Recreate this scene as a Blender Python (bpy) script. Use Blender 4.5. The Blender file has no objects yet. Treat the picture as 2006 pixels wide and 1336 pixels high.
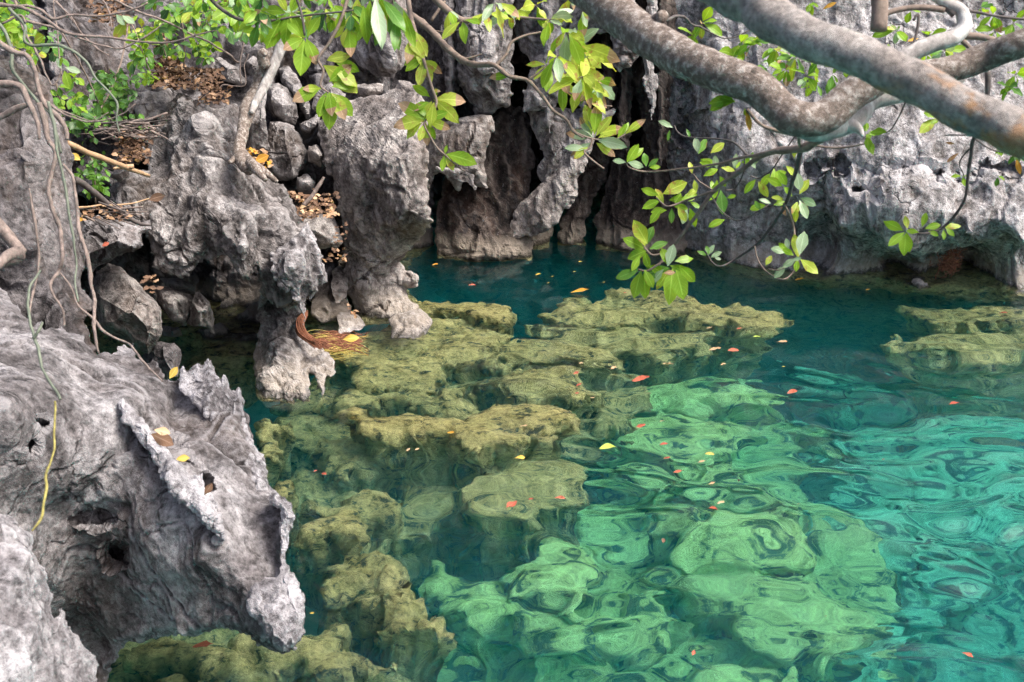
import bpy, math, random
import numpy as np
from mathutils import Vector
R = math.radians
S = bpy.context.scene
COL = S.collection
# ------------------------------------------------------------------ camera, sky, sun, exposure
CAMZ, PITCH, FPX = 2.5, R(22.0), 2151.0
cd = bpy.data.cameras.new("Camera"); cam = bpy.data.objects.new("Camera", cd); COL.objects.link(cam)
cam.location = (0, 0, CAMZ); cam.rotation_euler = (R(90) - PITCH, 0, 0)
cd.sensor_width = 23.5; cd.lens = 23.5 * FPX / 2006.0
cd.clip_start = 0.05; cd.clip_end = 500
cd.dof.use_dof = True; cd.dof.focus_distance = 5.2; cd.dof.aperture_fstop = 6.0
S.camera = cam
w = bpy.data.worlds.new("World"); S.world = w; w.use_nodes = True
nt = w.node_tree; bgn = nt.nodes["Background"]
sky = nt.nodes.new("ShaderNodeTexSky"); sky.sky_type = 'NISHITA'; sky.sun_disc = False
SUN_EL, SUN_AZ = 55.0, 110.0          # azimuth clockwise from +Y (view direction)
sky.sun_elevation = R(SUN_EL); sky.sun_rotation = R(SUN_AZ); sky.dust_density = 6.0; sky.air_density = .8
nt.links.new(sky.outputs[0], bgn.inputs[0]); bgn.inputs[1].default_value = 0.11
sd = bpy.data.lights.new("Sun", 'SUN'); sun = bpy.data.objects.new("Sun", sd); COL.objects.link(sun)
sd.energy = 2.5; sd.angle = R(24); sd.color = (1.0, 0.96, 0.9)
sv = Vector((math.sin(R(SUN_AZ)) * math.cos(R(SUN_EL)), math.cos(R(SUN_AZ)) * math.cos(R(SUN_EL)), math.sin(R(SUN_EL))))
sun.rotation_euler = sv.to_track_quat('Z', 'Y').to_euler(); sun.location = (4, 2, 9)
S.view_settings.view_transform = 'Standard'; S.view_settings.look = 'None'
S.view_settings.exposure = 1.22; S.view_settings.gamma = 1.0
S.cycles.use_denoising = True; S.cycles.denoising_prefilter = 'NONE'
S.cycles.max_bounces = 10; S.cycles.diffuse_bounces = 3; S.cycles.glossy_bounces = 3
S.cycles.transmission_bounces = 6; S.cycles.transparent_max_bounces = 8
S.cycles.volume_bounces = 2; S.cycles.caustics_refractive = True; S.cycles.caustics_reflective = False
S.cycles.sample_clamp_indirect = 6.0

# ------------------------------------------------------------------ photograph pixel <-> world
SP, CP = math.sin(PITCH), math.cos(PITCH)
def PY(u, v, Y):
    "world points seen at pixel (u,v) of the 2006x1336 photograph, at horizontal distance Y"
    u = np.asarray(u, float); v = np.asarray(v, float)
    x = (u - 1003) / FPX; y = (668 - v) / FPX
    D = Y / (CP + y * SP)
    return np.stack([D * x, D * (CP + y * SP), CAMZ + D * (-SP + y * CP)], -1)
def PD(u, v, D):
    x = (u - 1003) / FPX; y = (668 - v) / FPX
    return np.array([D * x, D * (CP + y * SP), CAMZ + D * (-SP + y * CP)])
def WY(v):
    "horizontal distance of the water surface at row v"
    return CAMZ / math.tan(PITCH + math.atan((v - 668) / FPX))
def PU(u, v, h):
    "point h metres under the calm water seen at pixel (u,v), following the bent ray"
    p = PY(u, v, WY(v)); d = p - np.array([0, 0, CAMZ]); d /= np.linalg.norm(d)
    hz = math.hypot(d[0], d[1]) / 1.333
    k = h / math.sqrt(1 - hz * hz)
    return np.array([p[0] + d[0] / 1.333 * k, p[1] + d[1] / 1.333 * k, -h])

# ------------------------------------------------------------------ noise
def hsh(ix, iy, iz, s):
    h = (ix.astype(np.int64) * 374761393 + iy.astype(np.int64) * 668265263 + iz.astype(np.int64) * 2147483647 % 4294967291 + s * 974711) & 0xffffffff
    h = ((h ^ (h >> 13)) * 1274126177) & 0xffffffff
    h = ((h ^ (h >> 16)) * 2246822519) & 0xffffffff
    return ((h ^ (h >> 15)) & 0xffffff) / float(0xffffff)
def vnoise(p, s=0):
    i = np.floor(p).astype(np.int64); f = p - i; f = f * f * f * (f * (f * 6 - 15) + 10)
    r = 0
    for dx in (0, 1):
        for dy in (0, 1):
            for dz in (0, 1):
                wgt = (f[..., 0] if dx else 1 - f[..., 0]) * (f[..., 1] if dy else 1 - f[..., 1]) * (f[..., 2] if dz else 1 - f[..., 2])
                r = r + wgt * hsh(i[..., 0] + dx, i[..., 1] + dy, i[..., 2] + dz, s)
    return r * 2 - 1
def fbm(p, s=0, o=5, g=.5):
    r = 0; a = 1; n = 0
    for k in range(o):
        r = r + a * vnoise(p * (2.03 ** k) + k * 17.3, s + k); n += a; a *= g
    return r / n
def worley(p, s=0):
    i = np.floor(p).astype(np.int64); f = p - i
    b1 = np.full(p.shape[:-1], 9.0)
    for dx in (-1, 0, 1):
        for dy in (-1, 0, 1):
            for dz in (-1, 0, 1):
                c = (i[..., 0] + dx, i[..., 1] + dy, i[..., 2] + dz)
                q = (dx + hsh(*c, s) - f[..., 0]) ** 2 + (dy + hsh(*c, s + 1) - f[..., 1]) ** 2 + (dz + hsh(*c, s + 2) - f[..., 2]) ** 2
                b1 = np.minimum(b1, q)
    return np.sqrt(b1)
def facet(p, s=0):
    "piecewise flat noise: linear interpolation on a tetrahedral lattice, so the surface breaks into planes with crisp edges"
    q = p + p.sum(-1, keepdims=True) / 3.0
    i = np.floor(q).astype(np.int64); f = q - i
    o = np.argsort(-f, axis=-1, kind='stable'); fs = np.take_along_axis(f, o, -1)
    c = i.copy(); r = (1 - fs[..., 0]) * hsh(c[..., 0], c[..., 1], c[..., 2], s)
    for k in range(3):
        for a in range(3): c[..., a] += (o[..., k] == a)
        wgt = fs[..., k] - (fs[..., k + 1] if k < 2 else 0)
        r = r + wgt * hsh(c[..., 0], c[..., 1], c[..., 2], s)
    return r * 2 - 1
ROT = np.array([[.36, .48, -.8], [-.8, .6, 0], [.48, .64, .6]])
def facets_fbm(p, s=0, o=4, g=.5):
    r = 0; a = 1; n = 0
    for k in range(o):
        r = r + a * facet(p * (2.1 ** k) + 11.7 * k, s + k); n += a; a *= g; p = p @ ROT
    return r / n
def relief(p, seed, flute=.04, scallop=.014, rough=.06, fs=.15, stretch=3.0, ss=.07, rs=.55, crack=.035, cs=.42):
    wv = np.stack([fbm(p / .3, seed + 50, 3), fbm(p / .3, seed + 60, 3), fbm(p / .3, seed + 70, 3)], -1) * .09
    q = p + wv
    r = rough * (2.1 * facets_fbm((p + wv * .25) * np.array([1, 1, .7]) / (rs * .75), seed + 5, 5, .47) + .12 * fbm(p / (rs * .25), seed + 6, 5, .6))
    if crack:
        for k, (c_, w_) in enumerate(((1.0, .035), (.55, .05))):
            n_ = facet(p @ ROT / (cs * c_) + wv * 1.2, seed + 80 + k) - .15
            r = r - crack * c_ * np.exp(-(n_ / w_) ** 2) * np.clip(.35 + 1.6 * vnoise(p / .5, seed + 85 + k), 0, 1)
    if flute: r = r + flute * (worley(q / np.array([fs, fs, fs * stretch]), seed) - .5) * 1.6
    if scallop:
        r = r + scallop * (worley(q / np.array([ss, ss, ss * 1.5]), seed + 9) - .5) * 1.2
        r = r + scallop * .3 * (worley(p / (ss * .4), seed + 19) - .5) * 2
    return r

# ------------------------------------------------------------------ objects
def tag(o, label=None, cat=None, group=None, kind=None):
    if label: o['label'] = label
    if cat: o['category'] = cat
    if group: o['group'] = group
    if kind: o['kind'] = kind
    return o
def mk(name, V, F, mats, parent=None, mi=None, smooth=True, origin=None):
    V = np.asarray(V, float)
    if parent is not None: origin = np.array(parent.location)
    elif origin is None: origin = np.array([V[:, 0].mean(), V[:, 1].mean(), V[:, 2].min()])
    me = bpy.data.meshes.new(name)
    if isinstance(F, np.ndarray):
        n, k = F.shape
        me.vertices.add(len(V)); me.vertices.foreach_set("co", (V - origin).ravel())
        me.loops.add(n * k); me.loops.foreach_set("vertex_index", F.ravel().astype(np.int32))
        me.polygons.add(n); me.polygons.foreach_set("loop_start", np.arange(0, n * k, k, dtype=np.int32))
        me.update(calc_edges=True)
    else:
        me.from_pydata((V - origin).tolist(), [], F); me.update()
    me.polygons.foreach_set("use_smooth", np.full(len(me.polygons), smooth))
    if not isinstance(mats, (list, tuple)): mats = [mats]
    for m in mats: me.materials.append(m)
    if mi is not None: me.polygons.foreach_set("material_index", np.asarray(mi, np.int32))
    me.update()
    o = bpy.data.objects.new(name, me); COL.objects.link(o)
    if parent is not None: o.parent = parent
    else: o.location = origin
    return o
def empty(name, loc):
    o = bpy.data.objects.new(name, None); o.empty_display_size = .1; COL.objects.link(o); o.location = [float(c) for c in loc]; return o

def blade(o, mb):
    "stores across / along of each leaf blade for its veins"
    at = o.data.color_attributes.new("blade", 'FLOAT_COLOR', 'POINT')
    at.data.foreach_set("color", np.array([(a, t, 0, 1) for a, t in mb.a], np.float32).ravel()); return o
class MB:
    def __init__(s): s.v = []; s.f = []; s.m = []; s.a = []
    def add(s, V, F, m=0, A=None):
        b = len(s.v); s.a.extend(A if A is not None else [(0.5, 0.0)] * len(V)); s.v.extend([tuple(map(float, x)) for x in V])
        for f in F: s.f.append([b + i for i in f]); s.m.append(m if not isinstance(m, list) else 0)
        if isinstance(m, list): s.m[-len(F):] = m
    def build(s, name, mats, parent=None, **k): return blade(mk(name, s.v, s.f, mats, parent, s.m, **k), s)

# ------------------------------------------------------------------ materials
def mat(name):
    m = bpy.data.materials.new(name); m.use_nodes = True
    return m, m.node_tree, m.node_tree.nodes["Principled BSDF"]
def N(t, ty, **k):
    n = t.nodes.new(ty)
    for a, b in k.items(): setattr(n, a, b)
    return n
def ramp(t, fac, stops, interp='LINEAR'):
    r = N(t, "ShaderNodeValToRGB"); cr = r.color_ramp; cr.interpolation = interp
    while len(cr.elements) < len(stops): cr.elements.new(.5)
    for e, (p, c) in zip(cr.elements, stops):
        e.position = p; e.color = (*c, 1) if isinstance(c, (tuple, list)) else (c, c, c, 1)
    t.links.new(fac, r.inputs[0]); return r.outputs[0]
def noise(t, vec, scale, detail=6, rough=.6, dist=0.0, off=None):
    n = N(t, "ShaderNodeTexNoise"); n.inputs["Scale"].default_value = scale; n.inputs["Detail"].default_value = detail
    n.inputs["Roughness"].default_value = rough; n.inputs["Distortion"].default_value = dist
    if off or vec is not None:
        mp = N(t, "ShaderNodeMapping"); t.links.new(vec, mp.inputs[0])
        if off: mp.inputs["Location"].default_value = off[0]; mp.inputs["Scale"].default_value = off[1]
        t.links.new(mp.outputs[0], n.inputs["Vector"])
    return n.outputs["Fac"]
def mixc(t, fac, a, b, mode='MIX'):
    n = N(t, "ShaderNodeMix", data_type='RGBA', blend_type=mode)
    for sock, x in ((n.inputs[0], fac), (n.inputs[6], a), (n.inputs[7], b)):
        if isinstance(x, (int, float)): sock.default_value = x
        elif isinstance(x, tuple): sock.default_value = (*x, 1)
        else: t.links.new(x, sock)
    return n.outputs[2]
def math_(t, op, a, b=None, clamp=False):
    n = N(t, "ShaderNodeMath", operation=op, use_clamp=clamp)
    for i, x in enumerate((a, b)):
        if x is None: continue
        if isinstance(x, (int, float)): n.inputs[i].default_value = x
        else: t.links.new(x, n.inputs[i])
    return n.outputs[0]
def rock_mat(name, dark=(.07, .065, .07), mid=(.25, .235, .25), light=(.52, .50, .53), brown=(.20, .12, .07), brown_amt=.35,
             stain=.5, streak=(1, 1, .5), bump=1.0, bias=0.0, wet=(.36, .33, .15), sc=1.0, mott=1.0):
    m, t, b = mat(name); L = t.links.new
    g = N(t, "ShaderNodeNewGeometry"); P = g.outputs["Position"]
    n1 = noise(t, P, 4.5 * sc, 12, .68, .3, ((3, 1, 7), streak))
    c = ramp(t, n1, [(.37 - bias, dark), (.49 - bias, mid), (.62 - bias, light)])
    # fine mottling
    n2 = noise(t, P, 30 * sc, 9, .82)
    c = mixc(t, 1.0, c, ramp(t, n2, [(.38, .30), (.5, 1.0), (.62, 1.75)]), 'MULTIPLY')
    # ochre / brown weathering
    n3 = noise(t, P, 1.9 * sc, 8, .65, .6, ((9, 4, 2), streak))
    c = mixc(t, ramp(t, n3, [(.50, 0.0), (.72, brown_amt)]), c, brown)
    # black lichen
    n4 = noise(t, P, 7.0 * sc, 10, .72, .8, ((1, 14, 5), (1, 1, .6)))
    c = mixc(t, ramp(t, n4, [(.53, 0.0), (.62, stain)]), c, (.035, .033, .035))
    # pale lichen dots
    n5 = noise(t, P, 26 * sc, 5, .6, 0, ((5, 2, 1), (1, 1, 1)))
    c = mixc(t, ramp(t, n5, [(.66, 0.0), (.74, .45)]), c, (.62, .61, .62))
    # fracture lines
    nv = N(t, "ShaderNodeTexNoise"); nv.inputs["Scale"].default_value = 3.5; nv.inputs["Detail"].default_value = 6; L(P, nv.inputs["Vector"])
    va_ = N(t, "ShaderNodeVectorMath", operation='MULTIPLY_ADD'); L(nv.outputs["Color"], va_.inputs[0]); va_.inputs[1].default_value = (.55, .55, .55); L(P, va_.inputs[2])
    vo = N(t, "ShaderNodeTexVoronoi", feature='DISTANCE_TO_EDGE'); vo.inputs["Scale"].default_value = 3.2 * sc; L(va_.outputs[0], vo.inputs["Vector"])
    ck = math_(t, 'MULTIPLY', ramp(t, vo.outputs["Distance"], [(.0, 1.0), (.016, .55), (.03, .0)]), ramp(t, noise(t, P, 2.6, 4, .6, 0, ((4, 4, 4), (1, 1, 1))), [(.54, 0.0), (.60, 1.0)]))
    c = mixc(t, math_(t, 'MULTIPLY', ck, .8), c, (.03, .027, .026))
    # convex crests are mixed towards a paler tone
    c = mixc(t, ramp(t, g.outputs["Pointiness"], [(.505, 0.0), (.56, .6)]), c, tuple(min(.72, x * 1.25) for x in light))
    # tide line and algae under the water
    sx = N(t, "ShaderNodeSeparateXYZ"); L(P, sx.inputs[0])
    z = math_(t, 'ADD', sx.outputs[2], math_(t, 'MULTIPLY', math_(t, 'SUBTRACT', n2, .5), .12))
    tide = ramp(t, math_(t, 'MULTIPLY', math_(t, 'ADD', z, .5), 1.0), [(.51, 0.0), (.54, .6), (.60, .4), (.68, 0.0)])
    c = mixc(t, tide, c, (.42, .36, .29)); c = mixc(t, ramp(t, math_(t, 'ADD', z, .5), [(.50, .8), (.535, .0)]), c, (.05, .045, .03))
    ba = ramp(t, noise(t, P, 9 if mott > .8 else 6, 12 if mott > .8 else 9, .75 if mott > .8 else .62, .4, ((2, 2, 2), (1, 1.8, 1))), [(.40, (wet[0] * .14, wet[1] * .20, wet[2] * .3)), (.47, wet), (.60, (wet[0] * 1.35, wet[1] * 1.35, wet[2] * 1.5))])
    c = mixc(t, ramp(t, math_(t, 'MULTIPLY', math_(t, 'ADD', z, .5), 1.0), [(.465, 1.0), (.50, 0.0)]), c, mixc(t, mott, ba, ramp(t, n2, [(.36, .45), (.5, 1.0), (.64, 1.35)]), 'MULTIPLY'))
    L(c, b.inputs["Base Color"]); b.inputs["Roughness"].default_value = .9
    b.inputs["Specular IOR Level"].default_value = .25
    bn = N(t, "ShaderNodeBump"); bn.inputs["Strength"].default_value = .8; bn.inputs["Distance"].default_value = .018 * bump
    vv = N(t, "ShaderNodeTexVoronoi"); vv.inputs["Scale"].default_value = 30 * sc; L(P, vv.inputs["Vector"])
    hh = math_(t, 'ADD', math_(t, 'MULTIPLY', noise(t, P, 30 * sc, 10, .78), 2.0), math_(t, 'MULTIPLY', vv.outputs["Distance"], .35)); hh = math_(t, 'SUBTRACT', hh, math_(t, 'MULTIPLY', ck, 1.2))
    L(hh, bn.inputs["Height"]); L(bn.outputs[0], b.inputs["Normal"])
    return m
M = {}
M['fg'] = rock_mat('limestone_pale', (.075, .067, .068), (.205, .188, .19), (.44, .42, .43), brown_amt=.22, stain=.45, bias=.0)
M['greyd'] = rock_mat('limestone_dark_grey', (.045, .04, .041), (.115, .104, .107), (.24, .222, .225), brown_amt=.35, stain=.55)  # dark grey limestone of the tall rock wall
M['near'] = rock_mat('limestone_lavender', (.12, .11, .114), (.28, .262, .272), (.54, .52, .54), brown_amt=.08, stain=.25, bias=.03)
M['grey'] = rock_mat('limestone_grey', (.06, .053, .05), (.175, .158, .155), (.40, .378, .375), brown_amt=.30, stain=.45)
M['mid'] = rock_mat('limestone_warm', (.085, .074, .069), (.225, .20, .19), (.42, .39, .37), brown=(.26, .17, .11), brown_amt=.35, stain=.4)
M['cliff'] = rock_mat('limestone_cliff', (.15, .14, .136), (.30, .284, .285), (.50, .48, .485), brown_amt=.35, stain=.4, streak=(2.2, 2.2, .3))
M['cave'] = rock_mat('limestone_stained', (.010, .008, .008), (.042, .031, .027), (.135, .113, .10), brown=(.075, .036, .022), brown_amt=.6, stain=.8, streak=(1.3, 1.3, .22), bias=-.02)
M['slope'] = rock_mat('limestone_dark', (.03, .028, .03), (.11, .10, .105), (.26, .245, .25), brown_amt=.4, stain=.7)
M['alga'] = rock_mat('limestone_algae', (.18, .16, .08), (.40, .37, .18), (.55, .52, .30), brown=(.22, .18, .07), brown_amt=.3, stain=.25, wet=(.43, .385, .15))
M['turq'] = rock_mat('limestone_turquoise', (.2, .2, .1), (.45, .46, .25), (.6, .6, .35), wet=(.24, .66, .38), mott=.55)
M['deep'] = rock_mat('limestone_deep', (.2, .2, .1), (.45, .46, .25), (.6, .6, .35), brown_amt=.1, stain=.2, wet=(.43, .64, .22), mott=.6)

def simple(name, col, rough=.7, var=.3, scale=20, stretch=(1, 1, 1), bump=.3, bd=.004, col2=None):
    m, t, b = mat(name); g = N(t, "ShaderNodeNewGeometry")
    n = noise(t, g.outputs["Position"], scale, 8, .7, .2, ((0, 0, 0), stretch))
    a = tuple(c * (1 - var) for c in col); c2 = col2 or tuple(min(1, c * (1 + var)) for c in col)
    t.links.new(ramp(t, n, [(.32, a), (.5, col), (.66, c2)]), b.inputs["Base Color"]); b.inputs["Roughness"].default_value = rough
    bn = N(t, "ShaderNodeBump"); bn.inputs["Strength"].default_value = bump; bn.inputs["Distance"].default_value = bd
    t.links.new(n, bn.inputs["Height"]); t.links.new(bn.outputs[0], b.inputs["Normal"])
    return m
M['bark'] = simple('bark_grey_brown', (.18, .14, .115), .85, .6, 62, (1, 1, 1), 1.0, .008, (.46, .42, .385))
def bark_patched():
    m, t, b = mat('bark_rust_patched'); g = N(t, "ShaderNodeNewGeometry"); P = g.outputs["Position"]
    c = ramp(t, noise(t, P, 14, 8, .7, .3), [(.30, (.16, .135, .12)), (.5, (.25, .22, .20)), (.70, (.38, .35, .325))])
    c = mixc(t, 1.0, c, ramp(t, noise(t, P, 90, 6, .75), [(.35, .5), (.5, 1.0), (.65, 1.5)]), 'MULTIPLY')
    c = mixc(t, ramp(t, noise(t, P, 5.5, 6, .6, .5, ((2.3, .4, 1), (1, 1, 1))), [(.57, 0.0), (.62, .65)]), c, (.42, .20, .06))
    c = mixc(t, ramp(t, noise(t, P, 8, 8, .7, .4, ((7, 3, 1), (1, 1, 1))), [(.60, 0.0), (.66, .7)]), c, (.045, .035, .032))
    c = mixc(t, ramp(t, noise(t, P, 9, 8, .7, .4, ((1, 8, 1), (1, 1, 1))), [(.58, 0.0), (.64, .5)]), c, (.40, .43, .34))
    t.links.new(c, b.inputs["Base Color"]); b.inputs["Roughness"].default_value = .85
    bn = N(t, "ShaderNodeBump"); bn.inputs["Strength"].default_value = .9; bn.inputs["Distance"].default_value = .006
    t.links.new(noise(t, P, 60, 8, .75), bn.inputs["Height"]); t.links.new(bn.outputs[0], b.inputs["Normal"]); return m
M['bark2'] = bark_patched()
M['barkw'] = simple('bark_white_lichen', (.38, .35, .33), .85, .55, 26, (1, 1, .6), .8, .005, (.70, .68, .65))
M['twig'] = simple('twig_brown', (.20, .15, .12), .8, .4, 60)
M['twigd'] = simple('twig_dark', (.09, .075, .07), .8, .4, 60)
M['vine'] = simple('vine_brown', (.20, .155, .135), .85, .6, 60, (1, 1, .5), .9, .004)
M['vineg'] = simple('vine_grey_green', (.13, .15, .11), .7, .4, 40)
M['viney'] = simple('vine_yellow', (.24, .21, .06), .8, .6, 60)
M['stem'] = simple('dead_stem_tan', (.40, .26, .15), .6, .3, 30)
M['fibre'] = simple('root_fibre_red', (.22, .085, .045), .8, .4, 60)
M['fibrey'] = simple('root_fibre_yellow', (.40, .32, .08), .8, .4, 60)
def leaf_mat(name, col, col2, trans=.45, rough=.38, spot=None):
    m, t, b = mat(name); L = t.links.new
    g = N(t, "ShaderNodeNewGeometry")
    n = noise(t, g.outputs["Position"], 9, 4, .6)
    c = ramp(t, n, [(.35, col), (.65, col2)])
    at = N(t, "ShaderNodeAttribute", attribute_name="blade"); sx = N(t, "ShaderNodeSeparateColor"); L(at.outputs["Color"], sx.inputs[0]); ac, al = sx.outputs[0], sx.outputs[1]
    side = math_(t, 'FRACT', math_(t, 'SUBTRACT', math_(t, 'MULTIPLY', al, 8.0), math_(t, 'MULTIPLY', ac, 2.0)))
    vein = math_(t, 'MAXIMUM', ramp(t, ac, [(.03, 1.0), (.10, 0.0)]), ramp(t, side, [(.0, .45), (.12, .0), (.88, .0), (1.0, .45)]))
    c = mixc(t, math_(t, 'MULTIPLY', vein, .55), c, tuple(min(1, x * 1.5 + .10) for x in col2))
    edge_ = math_(t, 'ADD', ac, math_(t, 'MULTIPLY', noise(t, g.outputs["Position"], 30, 5, .65), 1.2))
    c = mixc(t, ramp(t, math_(t, 'MULTIPLY', edge_, .5), [(.80, 0.0), (.84, .8)]), c, (.30, .14, .06))
    if spot:
        c = mixc(t, ramp(t, noise(t, g.outputs["Position"], 45, 6, .65), [(.56, 0.0), (.64, .85)]), c, spot)
    L(c, b.inputs["Base Color"]); b.inputs["Roughness"].default_value = rough; b.inputs["Specular IOR Level"].default_value = .35
    tr = N(t, "ShaderNodeBsdfTranslucent"); L(mixc(t, 1.0, c, (1.25, 1.2, .5), 'MULTIPLY'), tr.inputs[0])
    mx = N(t, "ShaderNodeMixShader"); mx.inputs[0].default_value = trans
    L(b.outputs[0], mx.inputs[1]); L(tr.outputs[0], mx.inputs[2]); L(mx.outputs[0], t.nodes["Material Output"].inputs[0])
    return m
M['lg'] = leaf_mat('leaf_fresh_green', (.17, .33, .02), (.32, .50, .04), .5)
M['ly'] = leaf_mat('leaf_yellow_green', (.36, .48, .04), (.52, .60, .10), spot=(.42, .20, .08))
M['ld'] = leaf_mat('leaf_dark_green', (.035, .10, .022), (.07, .17, .035), .25)
M['lm'] = leaf_mat('leaf_mid_green', (.08, .21, .03), (.14, .30, .04), .35)
M['lp'] = leaf_mat('leaf_pale_underside', (.25, .38, .20), (.38, .48, .32), .3)
M['lb'] = leaf_mat('leaf_brown_tip', (.28, .14, .06), (.52, .36, .24), .3, .7)
M['lo'] = leaf_mat('leaf_orange', (.55, .25, .03), (.65, .38, .06), .3, .6)
M['fr'] = leaf_mat('fallen_leaf_red', (.30, .05, .03), (.50, .14, .08), .1, .5, spot=(.16, .05, .03))
M['ft'] = leaf_mat('fallen_leaf_tan', (.40, .25, .13), (.58, .40, .24), .1, .6, spot=(.2, .1, .05))
M['fy'] = leaf_mat('fallen_leaf_yellow', (.48, .31, .05), (.60, .45, .10), .1, .5)
M['fb'] = leaf_mat('fallen_leaf_brown', (.055, .032, .022), (.17, .095, .055), .05, .8)
M['fg_'] = leaf_mat('fallen_leaf_green', (.30, .40, .06), (.45, .50, .10), .1, .5)
LEAFM = ['lg', 'ly', 'ld', 'lm', 'lp', 'lb', 'lo', 'fb', 'ft']
LM = [M[k] for k in LEAFM] + [M['twig']]; LI = {k: i for i, k in enumerate(LEAFM)}

# ------------------------------------------------------------------ rock from an outline, with its own distance and thickness
def poly_sd(U, V, poly):
    poly = np.asarray(poly, float); d2 = np.full(U.shape, 1e18); ins = np.zeros(U.shape, bool)
    n = len(poly)
    for i in range(n):
        a = poly[i]; b = poly[(i + 1) % n]; e = b - a; L2 = max(e @ e, 1e-9)
        wx = U - a[0]; wy = V - a[1]; tt = np.clip((wx * e[0] + wy * e[1]) / L2, 0, 1)
        d2 = np.minimum(d2, (wx - tt * e[0]) ** 2 + (wy - tt * e[1]) ** 2)
        if a[1] != b[1]:
            cond = ((a[1] > V) != (b[1] > V)) & (U < (b[0] - a[0]) * (V - a[1]) / (b[1] - a[1]) + a[0])
            ins ^= cond
    return np.where(ins, 1, -1) * np.sqrt(d2)
def rbf(pts):
    P = np.array([[a, b] for a, b, _ in pts], float) / 100.; z = np.array([c for *_, c in pts], float)
    n = len(P)
    if n < 3: return lambda u, v: np.full(np.shape(u), z.mean())
    K = np.linalg.norm(P[:, None] - P[None], axis=-1) + np.eye(n) * 1e-4
    A = np.zeros((n + 3, n + 3)); A[:n, :n] = K; A[:n, n] = 1; A[:n, n + 1:] = P; A[n, :n] = 1; A[n + 1:, :n] = P.T
    s = np.linalg.lstsq(A, np.concatenate([z, [0, 0, 0]]), rcond=None)[0]
    def f(u, v):
        u = u / 100.; v = v / 100.; r = s[n] + s[n + 1] * u + s[n + 2] * v
        for i in range(n): r = r + s[i] * np.hypot(u - P[i, 0], v - P[i, 1])
        return r
    return f
def axis(a, b, lo, hi, st, co):
    xs = []
    x = a
    while x < b:
        xs.append(x)
        x += st if (lo <= x < hi) else co
    xs.append(b); return np.array(xs, float)
def rock(name, poly, ctrl, m, step=4, bulge=.25, back=.35, edge=70, rough_px=(9, 5, 3), seed=1, facets=0, famp=.15, holes=(), rel=None, pits=(), parent=None, rim=.12,
         label=None, cat='rock', group=None, kind=None, smooth=False):
    poly = np.array(poly, float); u0, v0 = poly.min(0) - 14; u1, v1 = poly.max(0) + 14
    us = axis(u0, u1, -70, 2076, step, max(step, 26)); vs = axis(v0, v1, -70, 1406, step, max(step, 26))
    U, V = np.meshgrid(us, vs); q = np.stack([U, V, np.zeros_like(U)], -1)
    WU = U.copy(); WV = V.copy()
    for amp, sc in zip(rough_px, (70, 24, 9)):
        WU += amp * facet(q / sc + .37, seed) * 1.7; WV += amp * facet(q / sc + 5.1, seed + 3) * 1.7
    sdv = poly_sd(WU, WV, poly)
    for (hu, hv, ha, hb) in holes:
        sdv = np.minimum(sdv, (np.hypot((WU - hu) / ha, (WV - hv) / hb) - 1) * min(ha, hb))
    ins = sdv > 0
    cell = ins[:-1, :-1] | ins[1:, :-1] | ins[:-1, 1:] | ins[1:, 1:]
    gy, gx = np.gradient(sdv, vs, us); gn = np.hypot(gx, gy) + 1e-6
    out = ~ins
    U = np.where(out, U + np.clip(-sdv / gn, 0, step * 1.5) * gx / gn, U); V = np.where(out, V + np.clip(-sdv / gn, 0, step * 1.5) * gy / gn, V)
    e = np.clip(sdv / edge, 0, 1); prof = .75 * e ** .85 + .25 * np.sqrt(1 - (1 - e) ** 2)
    Y = rbf(ctrl)(U, V)
    if facets:
        rg = np.random.RandomState(seed); uu = (U - U.mean()) / (np.ptp(U) / 2); vv = (V - V.mean()) / (np.ptp(V) / 2)
        fa = np.full(U.shape, -9.0)
        for k in range(facets):
            an = 2 * math.pi * (k + rg.rand() * .7) / facets; sl = .5 + rg.rand()
            fa = np.maximum(fa, sl * (math.cos(an) * uu + math.sin(an) * vv) - .25 * rg.rand())
        Y = Y + famp * np.clip(fa, -.5, 1.2)
    for (pu, pv, pa, pb, pd) in pits:
        rr = np.hypot((WU - pu) / pa, (WV - pv) / pb); Y = Y + pd * np.clip(1.6 - rr * 1.1, 0, 1) ** .5 * (rr < 1.45)
    Yf = Y + (1 - prof) * bulge * .5; Yb = Y + bulge * .5 + prof * back
    Pf = PY(U, V, Yf); Pb = PY(U, V, Yb)
    used = np.zeros(U.shape, bool)
    used[:-1, :-1] |= cell; used[1:, :-1] |= cell; used[:-1, 1:] |= cell; used[1:, 1:] |= cell
    nf = used.sum(); idf = np.full(U.shape, -1); idf[used] = np.arange(nf)
    inn = used & ins; idb = idf.copy(); idb[inn] = nf + np.arange(inn.sum())
    Vv = np.concatenate([Pf[used], Pb[inn]]); att = np.concatenate([(rim + (1 - rim) * np.clip(sdv / (edge * 1.1), 0, 1))[used], np.clip(sdv / (edge * 1.1), rim, 1)[inn]])
    a = idf[:-1, :-1][cell]; b = idf[:-1, 1:][cell]; c = idf[1:, 1:][cell]; d = idf[1:, :-1][cell]
    F1 = np.stack([a, d, c, b], -1)
    a = idb[:-1, :-1][cell]; b = idb[:-1, 1:][cell]; c = idb[1:, 1:][cell]; d = idb[1:, :-1][cell]
    F2 = np.stack([a, b, c, d], -1)
    F = np.concatenate([F1, F2])
    fn = np.cross(Vv[F[:, 2]] - Vv[F[:, 0]], Vv[F[:, 3]] - Vv[F[:, 1]])
    nn = np.zeros_like(Vv)
    for k in range(4): np.add.at(nn, F[:, k], fn)
    nn /= np.linalg.norm(nn, axis=1)[:, None] + 1e-12
    Vv = Vv + nn * (relief(Vv, seed * 13, **(rel or {})) * att)[:, None]
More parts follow.
